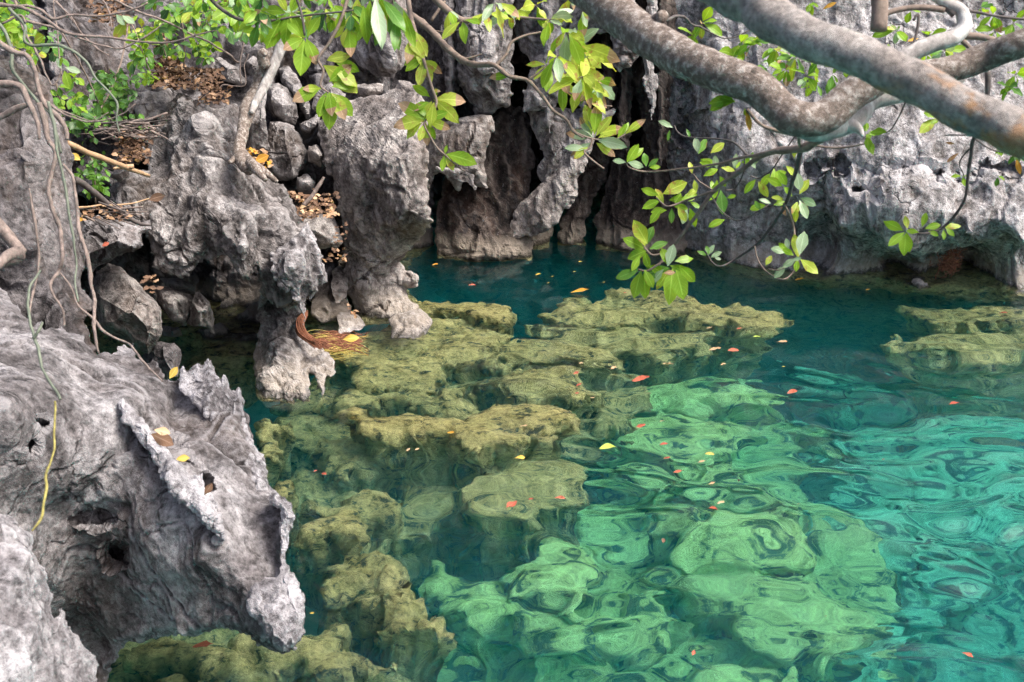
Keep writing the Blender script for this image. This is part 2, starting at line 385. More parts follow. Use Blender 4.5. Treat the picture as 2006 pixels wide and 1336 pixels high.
    o = mk(name, Vv, F, M[m], smooth=smooth, parent=parent)
    return tag(o, label, None if (kind or parent) else cat, group, kind)

# ================================================================== THE SETTING
# seabed
def grid_mesh(name, xs, ys, zf, m):
    X, Yg = np.meshgrid(xs, ys); P = np.stack([X, Yg, np.zeros_like(X)], -1); Z = zf(P); P[..., 2] = Z
    n, k = X.shape; I = np.arange(n * k).reshape(n, k)
    F = np.stack([I[:-1, :-1].ravel(), I[:-1, 1:].ravel(), I[1:, 1:].ravel(), I[1:, :-1].ravel()], -1)
    return mk(name, P.reshape(-1, 3), F, m, origin=np.zeros(3))
def xs_(a, b, lo, hi, st, co): return axis(a, b, lo, hi, st, co)
def sea_z(P):
    base = -1.95 + .35 * fbm(P / 1.6, 3, 4)
    r = 1 - worley(P / np.array([.75, .6, 1.]) + fbm(P / .5, 8, 3)[..., None] * .35, 21)
    base = base + .6 * r + .06 * fbm(P / .2, 31, 4)
    # rises towards the left bank, falls away to the back
    base = base * 1.0 + .5 * np.clip((-.3 - P[..., 0]) / 1.6, 0, 1) - .9 * np.clip((P[..., 0] - .9) / 1.0, 0, 1) * np.clip((5.6 - P[..., 1]) / 1., 0, 1) - 1.1 * np.clip((P[..., 1] - 6.2) / 1.0, 0, 1) - 1.5 * np.clip((P[..., 1] - 7.2) / .8, 0, 1) * np.clip((P[..., 0] + 1.2), 0, 1)
    return base
m, t, b = mat('seabed_pale'); g = N(t, "ShaderNodeNewGeometry"); P_ = g.outputs["Position"]
n1 = noise(t, P_, 3.0, 10, .65, .5)
t.links.new(ramp(t, n1, [(.38, (.10, .13, .08)), (.48, (.30, .38, .26)), (.62, (.48, .58, .42))]), b.inputs["Base Color"]); b.inputs["Roughness"].default_value = 1
M['sea'] = m
o = grid_mesh('seabed', xs_(-40, 40, -3.2, 6, .04, 3), xs_(-12, 60, 2.2, 10.5, .04, 3), sea_z, M['sea']); tag(o, kind='structure')

# water
def wave(P):
    x, y = P[..., 0], P[..., 1]
    amp = np.clip((x + .95) / 1.1, .10, 1) * np.clip((8.2 - y) / 3.0, .15, 1)
    q = P * np.array([1., 1., 0.])
    wv = np.stack([vnoise(q / .6, 91), vnoise(q / .6, 92), 0 * x], -1) * .12
    near = 1 + .5 * np.clip(4.9 - y, 0, 1.2)
    q = q + wv
    h = .026 * vnoise(q / np.array([.46, .38, 1.]), 71) + .0125 * near * vnoise(q / np.array([.21, .145, 1.]), 72) * (1 + .8 * vnoise(q / 1.1, 75)) + .0030 * near * vnoise(q / np.array([.10, .07, 1.]), 73)
    h2 = .0013 * vnoise(q / np.array([.12, .07, 1.]), 74) + .0005 * vnoise(q / .045, 76)
    return h * amp + h2
def water_mesh():
    xs = xs_(-40, 40, -2.4, 3.9, .022, 3); ys = xs_(-12, 60, 2.4, 9.6, .022, 3)
    X, Yg = np.meshgrid(xs, ys); P = np.stack([X, Yg, np.zeros_like(X)], -1); P[..., 2] = wave(P)
    P[0, :, 2] = P[-1, :, 2] = 0; P[:, 0, 2] = P[:, -1, 2] = 0
    n, k = X.shape; I = np.arange(n * k).reshape(n, k)
    V = P.reshape(-1, 3).tolist()
    F = np.stack([I[:-1, :-1].ravel(), I[:-1, 1:].ravel(), I[1:, 1:].ravel(), I[1:, :-1].ravel()], -1).tolist()
    bnd = list(I[0, :]) + list(I[1:, -1]) + list(I[-1, -2::-1]) + list(I[-2:0:-1, 0])
    base = len(V)
    for i in bnd: V.append([V[i][0], V[i][1], -6.0])
    L = len(bnd)
    for j in range(L):
        F.append([int(bnd[(j + 1) % L]), int(bnd[j]), base + j, base + (j + 1) % L])
    F.append([base + j for j in range(L)][::-1])
    return V, F
m = bpy.data.materials.new('lagoon_water'); m.use_nodes = True; t = m.node_tree; t.nodes.remove(t.nodes["Principled BSDF"])
gl = N(t, "ShaderNodeBsdfGlass"); gl.inputs["Roughness"].default_value = 0; gl.inputs["IOR"].default_value = 1.333
t.links.new(gl.outputs[0], t.nodes["Material Output"].inputs["Surface"])
va = N(t, "ShaderNodeVolumeAbsorption"); va.inputs[0].default_value = (.08, .715, .80, 1); va.inputs[1].default_value = .50
vs_ = N(t, "ShaderNodeVolumeScatter"); vs_.inputs[0].default_value = (.05, .85, .88, 1); vs_.inputs["Density"].default_value = .12
ads = N(t, "ShaderNodeAddShader"); t.links.new(va.outputs[0], ads.inputs[0]); t.links.new(vs_.outputs[0], ads.inputs[1])
t.links.new(ads.outputs[0], t.nodes["Material Output"].inputs["Volume"])
M['water'] = m
V_, F_ = water_mesh()
wo = mk('water', V_, F_, M['water'], origin=np.zeros(3)); tag(wo, kind='structure')

# ------------------------------------------------ cliffs
def W(v, d=0): return WY(v) + d
cliff_poly = [(1330, -1500), (2900, -1500), (2900, 760), (2006, 680), (1700, 640), (1420, 600), (1350, 560), (1330, 420), (1312, 300), (1300, 150), (1310, 0)]
rock('cliff', cliff_poly,
     [(1320, 490, 8.05), (1480, 525, 7.6), (1600, 550, 7.3), (1800, 565, 7.15), (2006, 578, 7.0), (2300, 590, 6.9), (2900, 600, 6.4), (1320, 600, 8.1), (1650, 640, 7.4), (2006, 680, 7.1),
      (1500, 470, 7.75), (1600, 485, 7.7), (1750, 515, 7.65), (1900, 510, 7.75), (2050, 515, 7.6),      # undercut notch
      (1560, 420, 7.42), (1650, 438, 7.15), (1780, 448, 6.92), (1900, 468, 6.82), (2006, 472, 6.78),          # lip
      (1400, 350, 7.75), (1500, 300, 7.5), (1700, 340, 7.25), (1900, 380, 7.05), (2050, 380, 6.95),
      (1320, 200, 8.05), (1400, 100, 7.9), (1600, 150, 7.7), (1800, 100, 7.6), (2006, 150, 7.5), (1320, -100, 8.3), (1700, -100, 8.0), (2100, -100, 7.7),
      (1300, -700, 8.9), (2000, -700, 8.5), (2900, -700, 7.8), (1300, -1500, 10), (2900, -1500, 9)],
     'cliff', step=3.5, bulge=.35, back=2.0, edge=90, seed=7, rough_px=(12, 8, 3),
     rel=dict(flute=.030, scallop=.006, rough=.085, fs=.10, stretch=9, ss=.06, rs=1.0, crack=.04, cs=.8),
     pits=[(1722, 398, 14, 16, .35), (1595, 333, 6, 5, .12), (1780, 340, 50, 12, .28), (1700, 370, 30, 12, .14), (1830, 520, 60, 22, .2), (1700, 335, 8, 14, .1), (1640, 320, 40, 6, .1), (1930, 340, 40, 8, .12),
           (1345, 200, 8, 60, .15), (1440, 150, 10, 50, .12), (1352, 290, 9, 40, .12), (1370, 245, 20, 30, .1)], kind='structure')
rock('cliff', [(1330, 440), (1450, 480), (1700, 530), (2006, 540), (2900, 560), (2900, 1900), (1330, 1900)], [(1330, 500, 8.4), (1700, 560, 7.8), (2006, 600, 7.5), (2900, 600, 7.0), (1330, 1900, 8.6), (2900, 1900, 7.5)],
     'slope', step=12, bulge=.1, back=.8, edge=20, seed=8, kind='structure')
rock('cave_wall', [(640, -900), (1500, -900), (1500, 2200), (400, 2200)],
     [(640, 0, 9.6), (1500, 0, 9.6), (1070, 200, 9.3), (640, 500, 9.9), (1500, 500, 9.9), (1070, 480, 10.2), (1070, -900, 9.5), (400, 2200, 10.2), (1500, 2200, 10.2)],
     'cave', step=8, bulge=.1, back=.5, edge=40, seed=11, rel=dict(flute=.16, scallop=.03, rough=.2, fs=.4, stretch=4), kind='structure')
rock('rocky_slope', [(-900, -900), (900, -900), (880, 120), (840, 420), (800, 640), (620, 900), (420, 1000), (-900, 1000)],
     [(-900, -900, 7), (900, -900, 9.8), (0, 0, 6.6), (300, 0, 7.4), (600, 0, 8.1), (850, 0, 8.7), (330, 150, 7.0), (250, 320, 6.5), (300, 400, 6.9), (620, 380, 7.3), (760, 380, 7.9), (420, 600, 6.9), (430, 690, 6.3), (440, 760, 6.0),
      (200, 650, 6.8), (0, 400, 6.0), (-900, 900, 4.5), (560, 700, 6.5), (650, 640, 7.2), (780, 600, 8.0)],
     'slope', step=5, bulge=.1, back=.6, edge=60, seed=13, rel=dict(flute=.06, scallop=.025, rough=.18, fs=.25, stretch=1.6), kind='structure')

# ================================================================== ROCKS ABOVE THE WATER
GM = 'limestone rocks of the bank'
# --- dark stained columns and hanging slabs of the sea cave
def cav(name, poly, ctrl, m, label, seed, **k):
    k.setdefault('bulge', .14); k.setdefault('back', .5); k.setdefault('edge', 24); k.setdefault('rough_px', (4, 3, 2))
    k.setdefault('rel', dict(flute=.040, scallop=.005, rough=.045, fs=.10, stretch=10, ss=.06, crack=.03))
    return rock(name, poly, ctrl, m, step=3.5, seed=seed, label=label, cat=k.pop('cat', 'rock'), **k)
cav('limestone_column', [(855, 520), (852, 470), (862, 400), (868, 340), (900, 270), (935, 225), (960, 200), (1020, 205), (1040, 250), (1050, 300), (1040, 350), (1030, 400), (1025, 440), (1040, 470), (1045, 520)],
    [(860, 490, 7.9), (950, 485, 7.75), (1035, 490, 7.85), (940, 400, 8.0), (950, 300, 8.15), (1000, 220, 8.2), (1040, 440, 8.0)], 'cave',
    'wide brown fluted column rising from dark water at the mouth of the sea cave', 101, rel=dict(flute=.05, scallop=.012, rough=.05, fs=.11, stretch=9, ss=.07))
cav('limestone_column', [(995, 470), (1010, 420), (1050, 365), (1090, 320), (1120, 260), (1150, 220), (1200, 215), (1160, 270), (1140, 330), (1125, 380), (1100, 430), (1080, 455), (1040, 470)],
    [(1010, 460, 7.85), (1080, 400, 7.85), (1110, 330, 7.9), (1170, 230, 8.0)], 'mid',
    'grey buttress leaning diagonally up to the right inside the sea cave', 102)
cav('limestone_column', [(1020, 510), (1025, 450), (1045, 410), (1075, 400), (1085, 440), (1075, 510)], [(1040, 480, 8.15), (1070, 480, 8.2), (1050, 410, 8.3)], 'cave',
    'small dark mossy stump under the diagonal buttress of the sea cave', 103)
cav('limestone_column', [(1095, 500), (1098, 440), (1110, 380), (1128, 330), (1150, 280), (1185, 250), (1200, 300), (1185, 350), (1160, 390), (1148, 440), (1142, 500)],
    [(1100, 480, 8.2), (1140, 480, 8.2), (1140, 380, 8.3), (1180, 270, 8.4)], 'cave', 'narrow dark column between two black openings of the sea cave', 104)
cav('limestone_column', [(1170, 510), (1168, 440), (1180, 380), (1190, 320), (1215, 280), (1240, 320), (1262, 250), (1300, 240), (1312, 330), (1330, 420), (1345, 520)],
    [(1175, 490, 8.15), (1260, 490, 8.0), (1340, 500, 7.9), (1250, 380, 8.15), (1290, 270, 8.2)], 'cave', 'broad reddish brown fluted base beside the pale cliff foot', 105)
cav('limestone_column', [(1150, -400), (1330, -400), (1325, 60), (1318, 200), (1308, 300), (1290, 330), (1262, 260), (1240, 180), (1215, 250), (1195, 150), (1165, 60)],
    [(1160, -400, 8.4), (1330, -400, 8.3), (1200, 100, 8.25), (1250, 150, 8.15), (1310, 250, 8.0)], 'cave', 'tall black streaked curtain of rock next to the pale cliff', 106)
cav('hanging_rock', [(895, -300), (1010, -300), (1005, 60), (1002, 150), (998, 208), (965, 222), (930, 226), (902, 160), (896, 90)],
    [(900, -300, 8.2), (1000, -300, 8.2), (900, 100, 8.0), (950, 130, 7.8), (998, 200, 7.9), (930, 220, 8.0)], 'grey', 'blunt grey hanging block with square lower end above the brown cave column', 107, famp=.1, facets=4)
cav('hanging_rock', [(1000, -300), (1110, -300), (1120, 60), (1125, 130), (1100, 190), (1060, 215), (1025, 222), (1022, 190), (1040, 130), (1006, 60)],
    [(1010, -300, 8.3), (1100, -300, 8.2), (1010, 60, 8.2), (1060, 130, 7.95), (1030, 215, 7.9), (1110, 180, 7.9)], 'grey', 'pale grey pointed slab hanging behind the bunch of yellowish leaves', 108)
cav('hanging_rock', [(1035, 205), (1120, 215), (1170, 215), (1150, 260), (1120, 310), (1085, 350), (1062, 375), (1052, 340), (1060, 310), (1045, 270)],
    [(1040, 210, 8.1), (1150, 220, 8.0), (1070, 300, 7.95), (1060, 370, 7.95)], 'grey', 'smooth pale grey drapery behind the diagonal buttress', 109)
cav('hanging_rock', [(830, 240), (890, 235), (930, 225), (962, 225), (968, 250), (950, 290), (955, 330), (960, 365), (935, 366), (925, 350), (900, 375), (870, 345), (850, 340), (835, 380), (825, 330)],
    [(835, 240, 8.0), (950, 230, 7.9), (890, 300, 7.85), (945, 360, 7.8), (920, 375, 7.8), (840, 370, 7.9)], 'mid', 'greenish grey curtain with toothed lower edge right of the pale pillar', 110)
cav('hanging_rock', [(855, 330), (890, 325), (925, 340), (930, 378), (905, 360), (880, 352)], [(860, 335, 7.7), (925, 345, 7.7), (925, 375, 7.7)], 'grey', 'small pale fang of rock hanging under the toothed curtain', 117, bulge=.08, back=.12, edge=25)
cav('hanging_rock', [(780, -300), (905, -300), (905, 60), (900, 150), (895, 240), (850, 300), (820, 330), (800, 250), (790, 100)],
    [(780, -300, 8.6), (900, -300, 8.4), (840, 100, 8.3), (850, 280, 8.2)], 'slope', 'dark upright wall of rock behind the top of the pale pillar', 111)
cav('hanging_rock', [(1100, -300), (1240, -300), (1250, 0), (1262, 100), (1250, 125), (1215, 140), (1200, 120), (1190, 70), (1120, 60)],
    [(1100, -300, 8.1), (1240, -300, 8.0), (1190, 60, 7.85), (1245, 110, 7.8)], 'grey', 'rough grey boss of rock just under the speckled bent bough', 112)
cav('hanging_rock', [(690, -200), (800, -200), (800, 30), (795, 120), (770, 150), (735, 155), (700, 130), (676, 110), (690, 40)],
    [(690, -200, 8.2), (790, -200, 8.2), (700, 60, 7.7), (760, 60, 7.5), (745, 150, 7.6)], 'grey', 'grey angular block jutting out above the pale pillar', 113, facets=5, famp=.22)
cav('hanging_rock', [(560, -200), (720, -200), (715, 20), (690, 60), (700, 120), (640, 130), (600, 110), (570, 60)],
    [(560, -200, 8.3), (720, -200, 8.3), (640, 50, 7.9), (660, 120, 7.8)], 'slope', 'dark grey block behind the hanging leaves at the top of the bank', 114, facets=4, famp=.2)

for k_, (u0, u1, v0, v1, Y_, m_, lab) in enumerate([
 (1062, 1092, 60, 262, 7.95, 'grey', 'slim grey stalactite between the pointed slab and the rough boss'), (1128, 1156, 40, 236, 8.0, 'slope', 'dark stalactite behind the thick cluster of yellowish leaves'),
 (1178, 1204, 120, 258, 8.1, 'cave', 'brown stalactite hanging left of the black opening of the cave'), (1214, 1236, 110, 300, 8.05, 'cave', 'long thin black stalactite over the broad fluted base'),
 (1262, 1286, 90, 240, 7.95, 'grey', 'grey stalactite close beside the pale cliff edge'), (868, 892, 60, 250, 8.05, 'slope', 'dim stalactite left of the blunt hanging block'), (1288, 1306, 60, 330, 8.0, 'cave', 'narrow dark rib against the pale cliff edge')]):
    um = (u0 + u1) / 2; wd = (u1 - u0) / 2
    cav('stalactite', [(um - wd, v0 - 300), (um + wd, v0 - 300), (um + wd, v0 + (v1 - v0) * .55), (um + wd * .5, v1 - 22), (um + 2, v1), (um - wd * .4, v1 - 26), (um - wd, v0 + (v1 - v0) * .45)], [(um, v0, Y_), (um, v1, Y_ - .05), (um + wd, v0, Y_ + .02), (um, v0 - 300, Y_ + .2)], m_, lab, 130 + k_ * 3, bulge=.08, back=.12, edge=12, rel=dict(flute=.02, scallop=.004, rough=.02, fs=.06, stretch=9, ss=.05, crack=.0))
# --- the pale pillar and its foot
rock('limestone_pillar',
     [(622, 236), (640, 225), (668, 200), (700, 190), (722, 188), (760, 178), (785, 162), (815, 165), (832, 190), (836, 260), (838, 330), (840, 400), (848, 432), (842, 446), (828, 462), (812, 475), (796, 492), (786, 512), (788, 520), (815, 545), (814, 560), (800, 566), (806, 590), (826, 612), (830, 650), (690, 660), (686, 590), (672, 560), (676, 500), (668, 450), (660, 400), (640, 330), (628, 290)],
     [(640, 240, 6.9), (700, 200, 6.95), (800, 175, 6.8), (700, 300, 6.45), (780, 300, 6.3), (830, 330, 6.35), (838, 430, 6.2), (780, 430, 6.25), (700, 430, 6.5), (810, 465, 6.45), (760, 490, 6.6),
      (720, 500, 6.7), (780, 515, 6.75), (720, 560, 6.68), (790, 560, 6.72), (700, 610, 6.62), (800, 600, 6.6), (700, 655, 6.5), (820, 645, 6.5)],
     'mid', step=3, bulge=.18, back=.9, edge=38, seed=21, rough_px=(3, 3, 2), label='big pale square shouldered pillar overhanging the dark inlet on a pinched foot', cat='rock',
     rel=dict(flute=.022, scallop=.009, rough=.075, fs=.13, stretch=5, ss=.06, rs=.5, crack=.04))
rock('stone', [(764, 626), (775, 615), (800, 608), (822, 605), (845, 628), (846, 634), (835, 660), (770, 665)], [(770, 645, 6.3), (845, 640, 6.35), (800, 610, 6.5), (800, 660, 6.2)], 'fg', step=2.5, bulge=.06, back=.2, edge=14, seed=22,
     rough_px=(3, 2, 1), facets=4, famp=.05, rel=dict(flute=0, scallop=.006, rough=.02, ss=.04, rs=.2), label='pale angular stone at the waterline in front of the pillar foot')
rock('stone', [(658, 618), (668, 610), (690, 612), (706, 628), (712, 640), (700, 650), (662, 650)], [(660, 640, 6.3), (710, 640, 6.35), (680, 612, 6.5)], 'near', step=2.5, bulge=.05, back=.15, edge=10, seed=23,
     rough_px=(2, 2, 1), rel=dict(flute=0, scallop=.006, rough=.02, ss=.04, rs=.2), label='small whitish stone beside the floating red root fibres')
rock('stone', [(610, 560), (625, 540), (650, 545), (668, 575), (685, 600), (690, 625), (640, 630), (605, 615)], [(610, 600, 6.5), (680, 610, 6.5), (640, 550, 6.75)], 'mid', step=3, bulge=.12, back=.3, edge=22, seed=24,
     rough_px=(4, 3, 1.5), facets=4, famp=.12, rel=dict(flute=.01, scallop=.008, rough=.03, ss=.05), label='grey sloping stone wedged between the fluted spur and the pillar foot')
rock('stone', [(650, 530), (668, 522), (682, 550), (680, 585), (660, 592), (648, 565)], [(655, 560, 6.6), (680, 560, 6.65), (665, 525, 6.8)], 'mid', step=3, bulge=.06, back=.15, edge=14, seed=25,
     rough_px=(2, 2, 1), rel=dict(flute=0, scallop=.008, rough=.02, ss=.05), label='upright grey chip of stone leaning on the left side of the pillar foot')

# --- boulders heaped between trunk and pillar
def bould(poly, Y, m, label, seed, bulge=.16, back=.35, famp=.24, facets=5, tilt=.5, **k):
    P = np.array(poly, float); cu, cv = P.mean(0); t = (P[:, 1].max() - P[:, 1].min()) / 2
    return rock('boulder', poly, [(cu - 60, cv, Y + .02), (cu + 60, cv, Y), (cu, cv - t, Y + tilt * t / 300), (cu, cv + t, Y - tilt * t / 600)], m, step=3, bulge=bulge, back=back, edge=min(12, k.pop('edge', 12)), seed=seed,
                rough_px=k.pop('rough_px', (4, 2, 1)), facets=facets, famp=famp, label=label, cat='boulder', group='boulders heaped on the bank',
                rel=dict(flute=0, scallop=.007, rough=.03, ss=.05, rs=.35, crack=.02, cs=.3), **k)
bould([(523, 242), (545, 236), (572, 248), (592, 272), (606, 300), (604, 322), (580, 344), (553, 354), (524, 338), (522, 290)], 6.75, 'grey', 'pale pentagonal boulder in the middle of the heap right of the slanting trunk', 31)
bould([(522, 165), (545, 160), (562, 170), (575, 200), (586, 232), (580, 248), (555, 240), (535, 225), (520, 200)], 7.0, 'grey', 'dark faced boulder standing right behind the slanting trunk', 32)
bould([(548, 132), (566, 128), (590, 165), (608, 205), (610, 235), (596, 232), (575, 195), (555, 160)], 7.15, 'grey', 'long narrow slab leaning left above the pentagonal boulder', 33, facets=3)
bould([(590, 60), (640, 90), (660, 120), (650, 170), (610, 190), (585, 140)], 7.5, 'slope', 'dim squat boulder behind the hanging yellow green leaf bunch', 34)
bould([(590, 240), (622, 218), (632, 225), (618, 258), (600, 268)], 6.95, 'grey', 'thin grey sliver of rock jammed left of the pillar top', 35, bulge=.08, back=.15, edge=16)
bould([(618, 180), (650, 165), (680, 185), (660, 225), (640, 232), (616, 215)], 7.1, 'grey', 'rounded grey rock resting against the top corner of the pillar', 36)
bould([(690, 170), (722, 160), (750, 158), (752, 180), (700, 192)], 7.2, 'mid', 'low brownish block lying on top of the pillar', 37, bulge=.1, back=.2, edge=15)
bould([(604, 282), (628, 280), (640, 300), (634, 322), (606, 312)], 6.75, 'mid', 'small brownish stone between the pentagonal boulder and the pillar', 38, bulge=.1, back=.2, edge=15)
bould([(578, 345), (600, 338), (616, 350), (614, 374), (590, 378), (576, 365)], 6.7, 'grey', 'dim rounded stone under the pentagonal boulder', 39, bulge=.1, back=.2, edge=16)
bould([(572, 415), (610, 418), (650, 425), (665, 445), (672, 478), (660, 492), (628, 490), (600, 470), (585, 450)], 6.35, 'mid', 'buff ledge stone under the brown leaves left of the pillar', 40, bulge=.15)
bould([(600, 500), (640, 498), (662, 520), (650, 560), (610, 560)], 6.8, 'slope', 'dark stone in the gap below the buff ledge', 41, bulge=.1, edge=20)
bould([(484, 118), (500, 108), (520, 118), (520, 160), (500, 165), (480, 150)], 7.3, 'grey', 'small grey boulder just left of the slanting trunk', 42, bulge=.12, edge=18)
bould([(412, 120), (430, 112), (460, 128), (480, 160), (470, 172), (435, 160), (415, 145)], 7.1, 'grey', 'wedge shaped grey stone behind the leaf litter ledge', 43, bulge=.12, edge=18)
bould([(362, 110), (400, 90), (430, 95), (434, 120), (420, 170), (390, 175), (360, 150)], 7.2, 'grey', 'knobbly grey boulder beside the patch of leaf litter', 44)
bould([(480, 180), (520, 170), (524, 300), (480, 305), (474, 240)], 6.6, 'grey', 'flat faced grey slab in the shade right behind the trunk base', 45, bulge=.12, edge=20, facets=3)
rock('boulder', [(262, 150), (290, 160), (330, 175), (335, 205), (318, 232), (275, 232), (262, 190)], [(265, 190, 6.5), (330, 190, 6.6), (300, 155, 6.8)], 'grey', step=3, bulge=.2, back=.4, edge=30, seed=46, label='smooth grey rock face right of the ivy leaves', cat='boulder', group='boulders heaped on the bank')
rock('limestone_crag', [(95, -300), (330, -300), (250, 40), (300, 120), (330, 200), (300, 230), (250, 235), (170, 250), (110, 180), (90, 60)],
     [(95, -300, 7.0), (330, -300, 7.6), (100, 50, 6.4), (250, 60, 6.8), (200, 200, 6.3), (310, 200, 6.5)], 'slope', step=4, bulge=.25, back=.8, edge=60, seed=47,
     label='dark furrowed rock face behind the ivy and the bare vines', rel=dict(flute=.06, scallop=.015, rough=.08, fs=.16, stretch=4))
# --- the big overhanging outcrop
rock('karst_outcrop',
     [(275, 292), (300, 262), (318, 225), (338, 192), (352, 182), (372, 195), (400, 208), (430, 215), (448, 208), (462, 206), (474, 222), (478, 250), (470, 285), (458, 300), (500, 330), (540, 355), (562, 368), (575, 400), (590, 432), (604, 462), (620, 490), (632, 520), (642, 545), (634, 560), (622, 556), (618, 580), (606, 592), (602, 580), (596, 566), (588, 590), (586, 622), (596, 650), (620, 680), (648, 696), (652, 720), (638, 740), (626, 770), (610, 720), (600, 790), (570, 760), (560, 800), (500, 790), (496, 700), (508, 660), (504, 600), (512, 560), (505, 530),
      (498, 520), (486, 545), (470, 550), (458, 528), (452, 522), (438, 500), (400, 512), (385, 525), (372, 540), (362, 548), (345, 545), (320, 535), (305, 520), (290, 470), (280, 440), (240, 420), (215, 380), (225, 350), (270, 338), (292, 330)],
     [(290, 300, 6.1), (350, 190, 6.3), (460, 215, 6.3), (400, 250, 5.95), (330, 320, 5.9), (470, 300, 6.0), (540, 360, 6.0), (400, 350, 5.75), (330, 430, 5.6), (420, 430, 5.45), (500, 420, 5.5), (340, 530, 5.5), (465, 545, 5.3), (470, 480, 5.3), (410, 490, 5.55),
      (575, 440, 5.75), (540, 490, 5.7), (610, 520, 5.6), (560, 560, 5.65), (638, 545, 5.75), (530, 600, 5.85), (570, 620, 5.8), (510, 690, 5.75), (560, 690, 5.65), (640, 720, 5.6), (520, 780, 5.35), (600, 780, 5.3), (235, 400, 5.6)],
     'grey', step=3, bulge=.16, back=.8, edge=30, seed=51, rough_px=(3, 4, 2.5), label='large overhanging grey outcrop with a hanging tooth and a fluted spur standing in the water', cat='rock',
     rel=dict(flute=.016, scallop=.010, rough=.085, fs=.12, stretch=3.5, ss=.065, rs=.45, crack=.04, cs=.36))
rock('limestone_spur', [(596, 452), (604, 440), (616, 470), (628, 500), (640, 535), (642, 552), (632, 560), (626, 548), (620, 575), (610, 590), (604, 572), (596, 600), (592, 640), (584, 600), (574, 572), (566, 560), (560, 575), (552, 560), (540, 545), (534, 520), (530, 492), (545, 480), (570, 470)],
     [(540, 500, 5.45), (600, 450, 5.6), (570, 520, 5.38), (635, 545, 5.5), (600, 580, 5.5)], 'fg', step=2.5, bulge=.05, back=.35, edge=9, seed=52, rough_px=(3, 3, 2.5),
     label='light grey fluted spur with ragged drips on the water side of the large outcrop', rel=dict(flute=.045, scallop=.006, rough=.04, fs=.07, stretch=7, ss=.05, rs=.3))
rock('limestone_spur', [(556, 715), (575, 706), (600, 712), (612, 695), (640, 690), (652, 706), (650, 740), (640, 735), (632, 790), (618, 735), (606, 735), (600, 800), (586, 775), (570, 800), (556, 780), (548, 740)],
     [(560, 730, 5.5), (640, 710, 5.6), (590, 760, 5.4)], 'fg', step=2.5, bulge=.08, back=.25, edge=14, seed=53, rough_px=(4, 4, 2), label='low ragged grey stubs dipping into the water at the foot of the outcrop',
     rel=dict(flute=.03, scallop=.01, rough=.02, fs=.06, stretch=3, ss=.04))
# --- rocks left of the black hollow
bould([(165, 432), (190, 420), (235, 428), (270, 440), (298, 428), (300, 450), (275, 462), (278, 480), (262, 492), (230, 505), (195, 520), (180, 528), (160, 515), (158, 460)], 4.9, 'fg', 'light grey ledge block with red bits under the leaning dead stem', 61, tilt=1.2, bulge=.18)
bould([(186, 535), (215, 518), (240, 525), (275, 555), (305, 590), (316, 625), (312, 660), (292, 695), (270, 688), (230, 665), (190, 640), (178, 590)], 5.0, 'mid', 'big rounded grey boulder left of the black hollow', 62, bulge=.3, back=.5)
bould([(300, 552), (322, 560), (345, 575), (375, 582), (385, 600), (366, 632), (340, 626), (318, 600)], 5.5, 'mid', 'grey wedge stone right of the big rounded boulder', 63, bulge=.1, edge=20)
bould([(382, 578), (392, 570), (412, 590), (422, 618), (420, 652), (398, 640), (362, 635), (376, 605)], 5.45, 'mid', 'pointed triangular grey stone on the edge of the black hollow', 64, bulge=.08, back=.2, edge=16, facets=3)
bould([(312, 545), (345, 545), (375, 560), (385, 578), (345, 574), (318, 560)], 5.9, 'mid', 'flat dim stone under the lip of the large outcrop', 65, bulge=.1, edge=16)
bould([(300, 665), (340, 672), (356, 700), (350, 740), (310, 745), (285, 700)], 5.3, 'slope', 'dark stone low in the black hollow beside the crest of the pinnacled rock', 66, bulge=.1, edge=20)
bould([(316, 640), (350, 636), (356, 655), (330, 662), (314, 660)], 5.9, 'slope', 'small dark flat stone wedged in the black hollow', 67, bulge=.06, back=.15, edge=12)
bould([(150, 330), (170, 300), (205, 325), (250, 350), (235, 400), (180, 400), (150, 380)], 6.0, 'slope', 'shaded brown rock under the green leaf spray and dead stem', 68, edge=25)
bould([(212, 345), (225, 330), (250, 328), (254, 345), (232, 354)], 5.6, 'mid', 'small lichen grey stone beside the broken end of the dead stem', 69, bulge=.06, back=.12, edge=10)
# --- tall rock at the frame edge
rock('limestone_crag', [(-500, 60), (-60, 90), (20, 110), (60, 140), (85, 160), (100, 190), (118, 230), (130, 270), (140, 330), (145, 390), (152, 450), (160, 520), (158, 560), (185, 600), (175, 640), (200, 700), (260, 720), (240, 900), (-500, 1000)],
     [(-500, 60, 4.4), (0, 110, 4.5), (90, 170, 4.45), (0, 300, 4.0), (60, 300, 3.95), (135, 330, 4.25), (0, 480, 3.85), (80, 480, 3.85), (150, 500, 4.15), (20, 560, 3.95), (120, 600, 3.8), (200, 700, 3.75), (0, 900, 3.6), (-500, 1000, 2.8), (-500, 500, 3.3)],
     'greyd', step=3.5, bulge=.22, back=1.0, edge=50, seed=71, rough_px=(6, 4, 2), label='tall dark grey rock wall behind the hanging vines', rel=dict(flute=.03, scallop=.012, rough=.08, fs=.2, stretch=3, ss=.06, rs=.8))
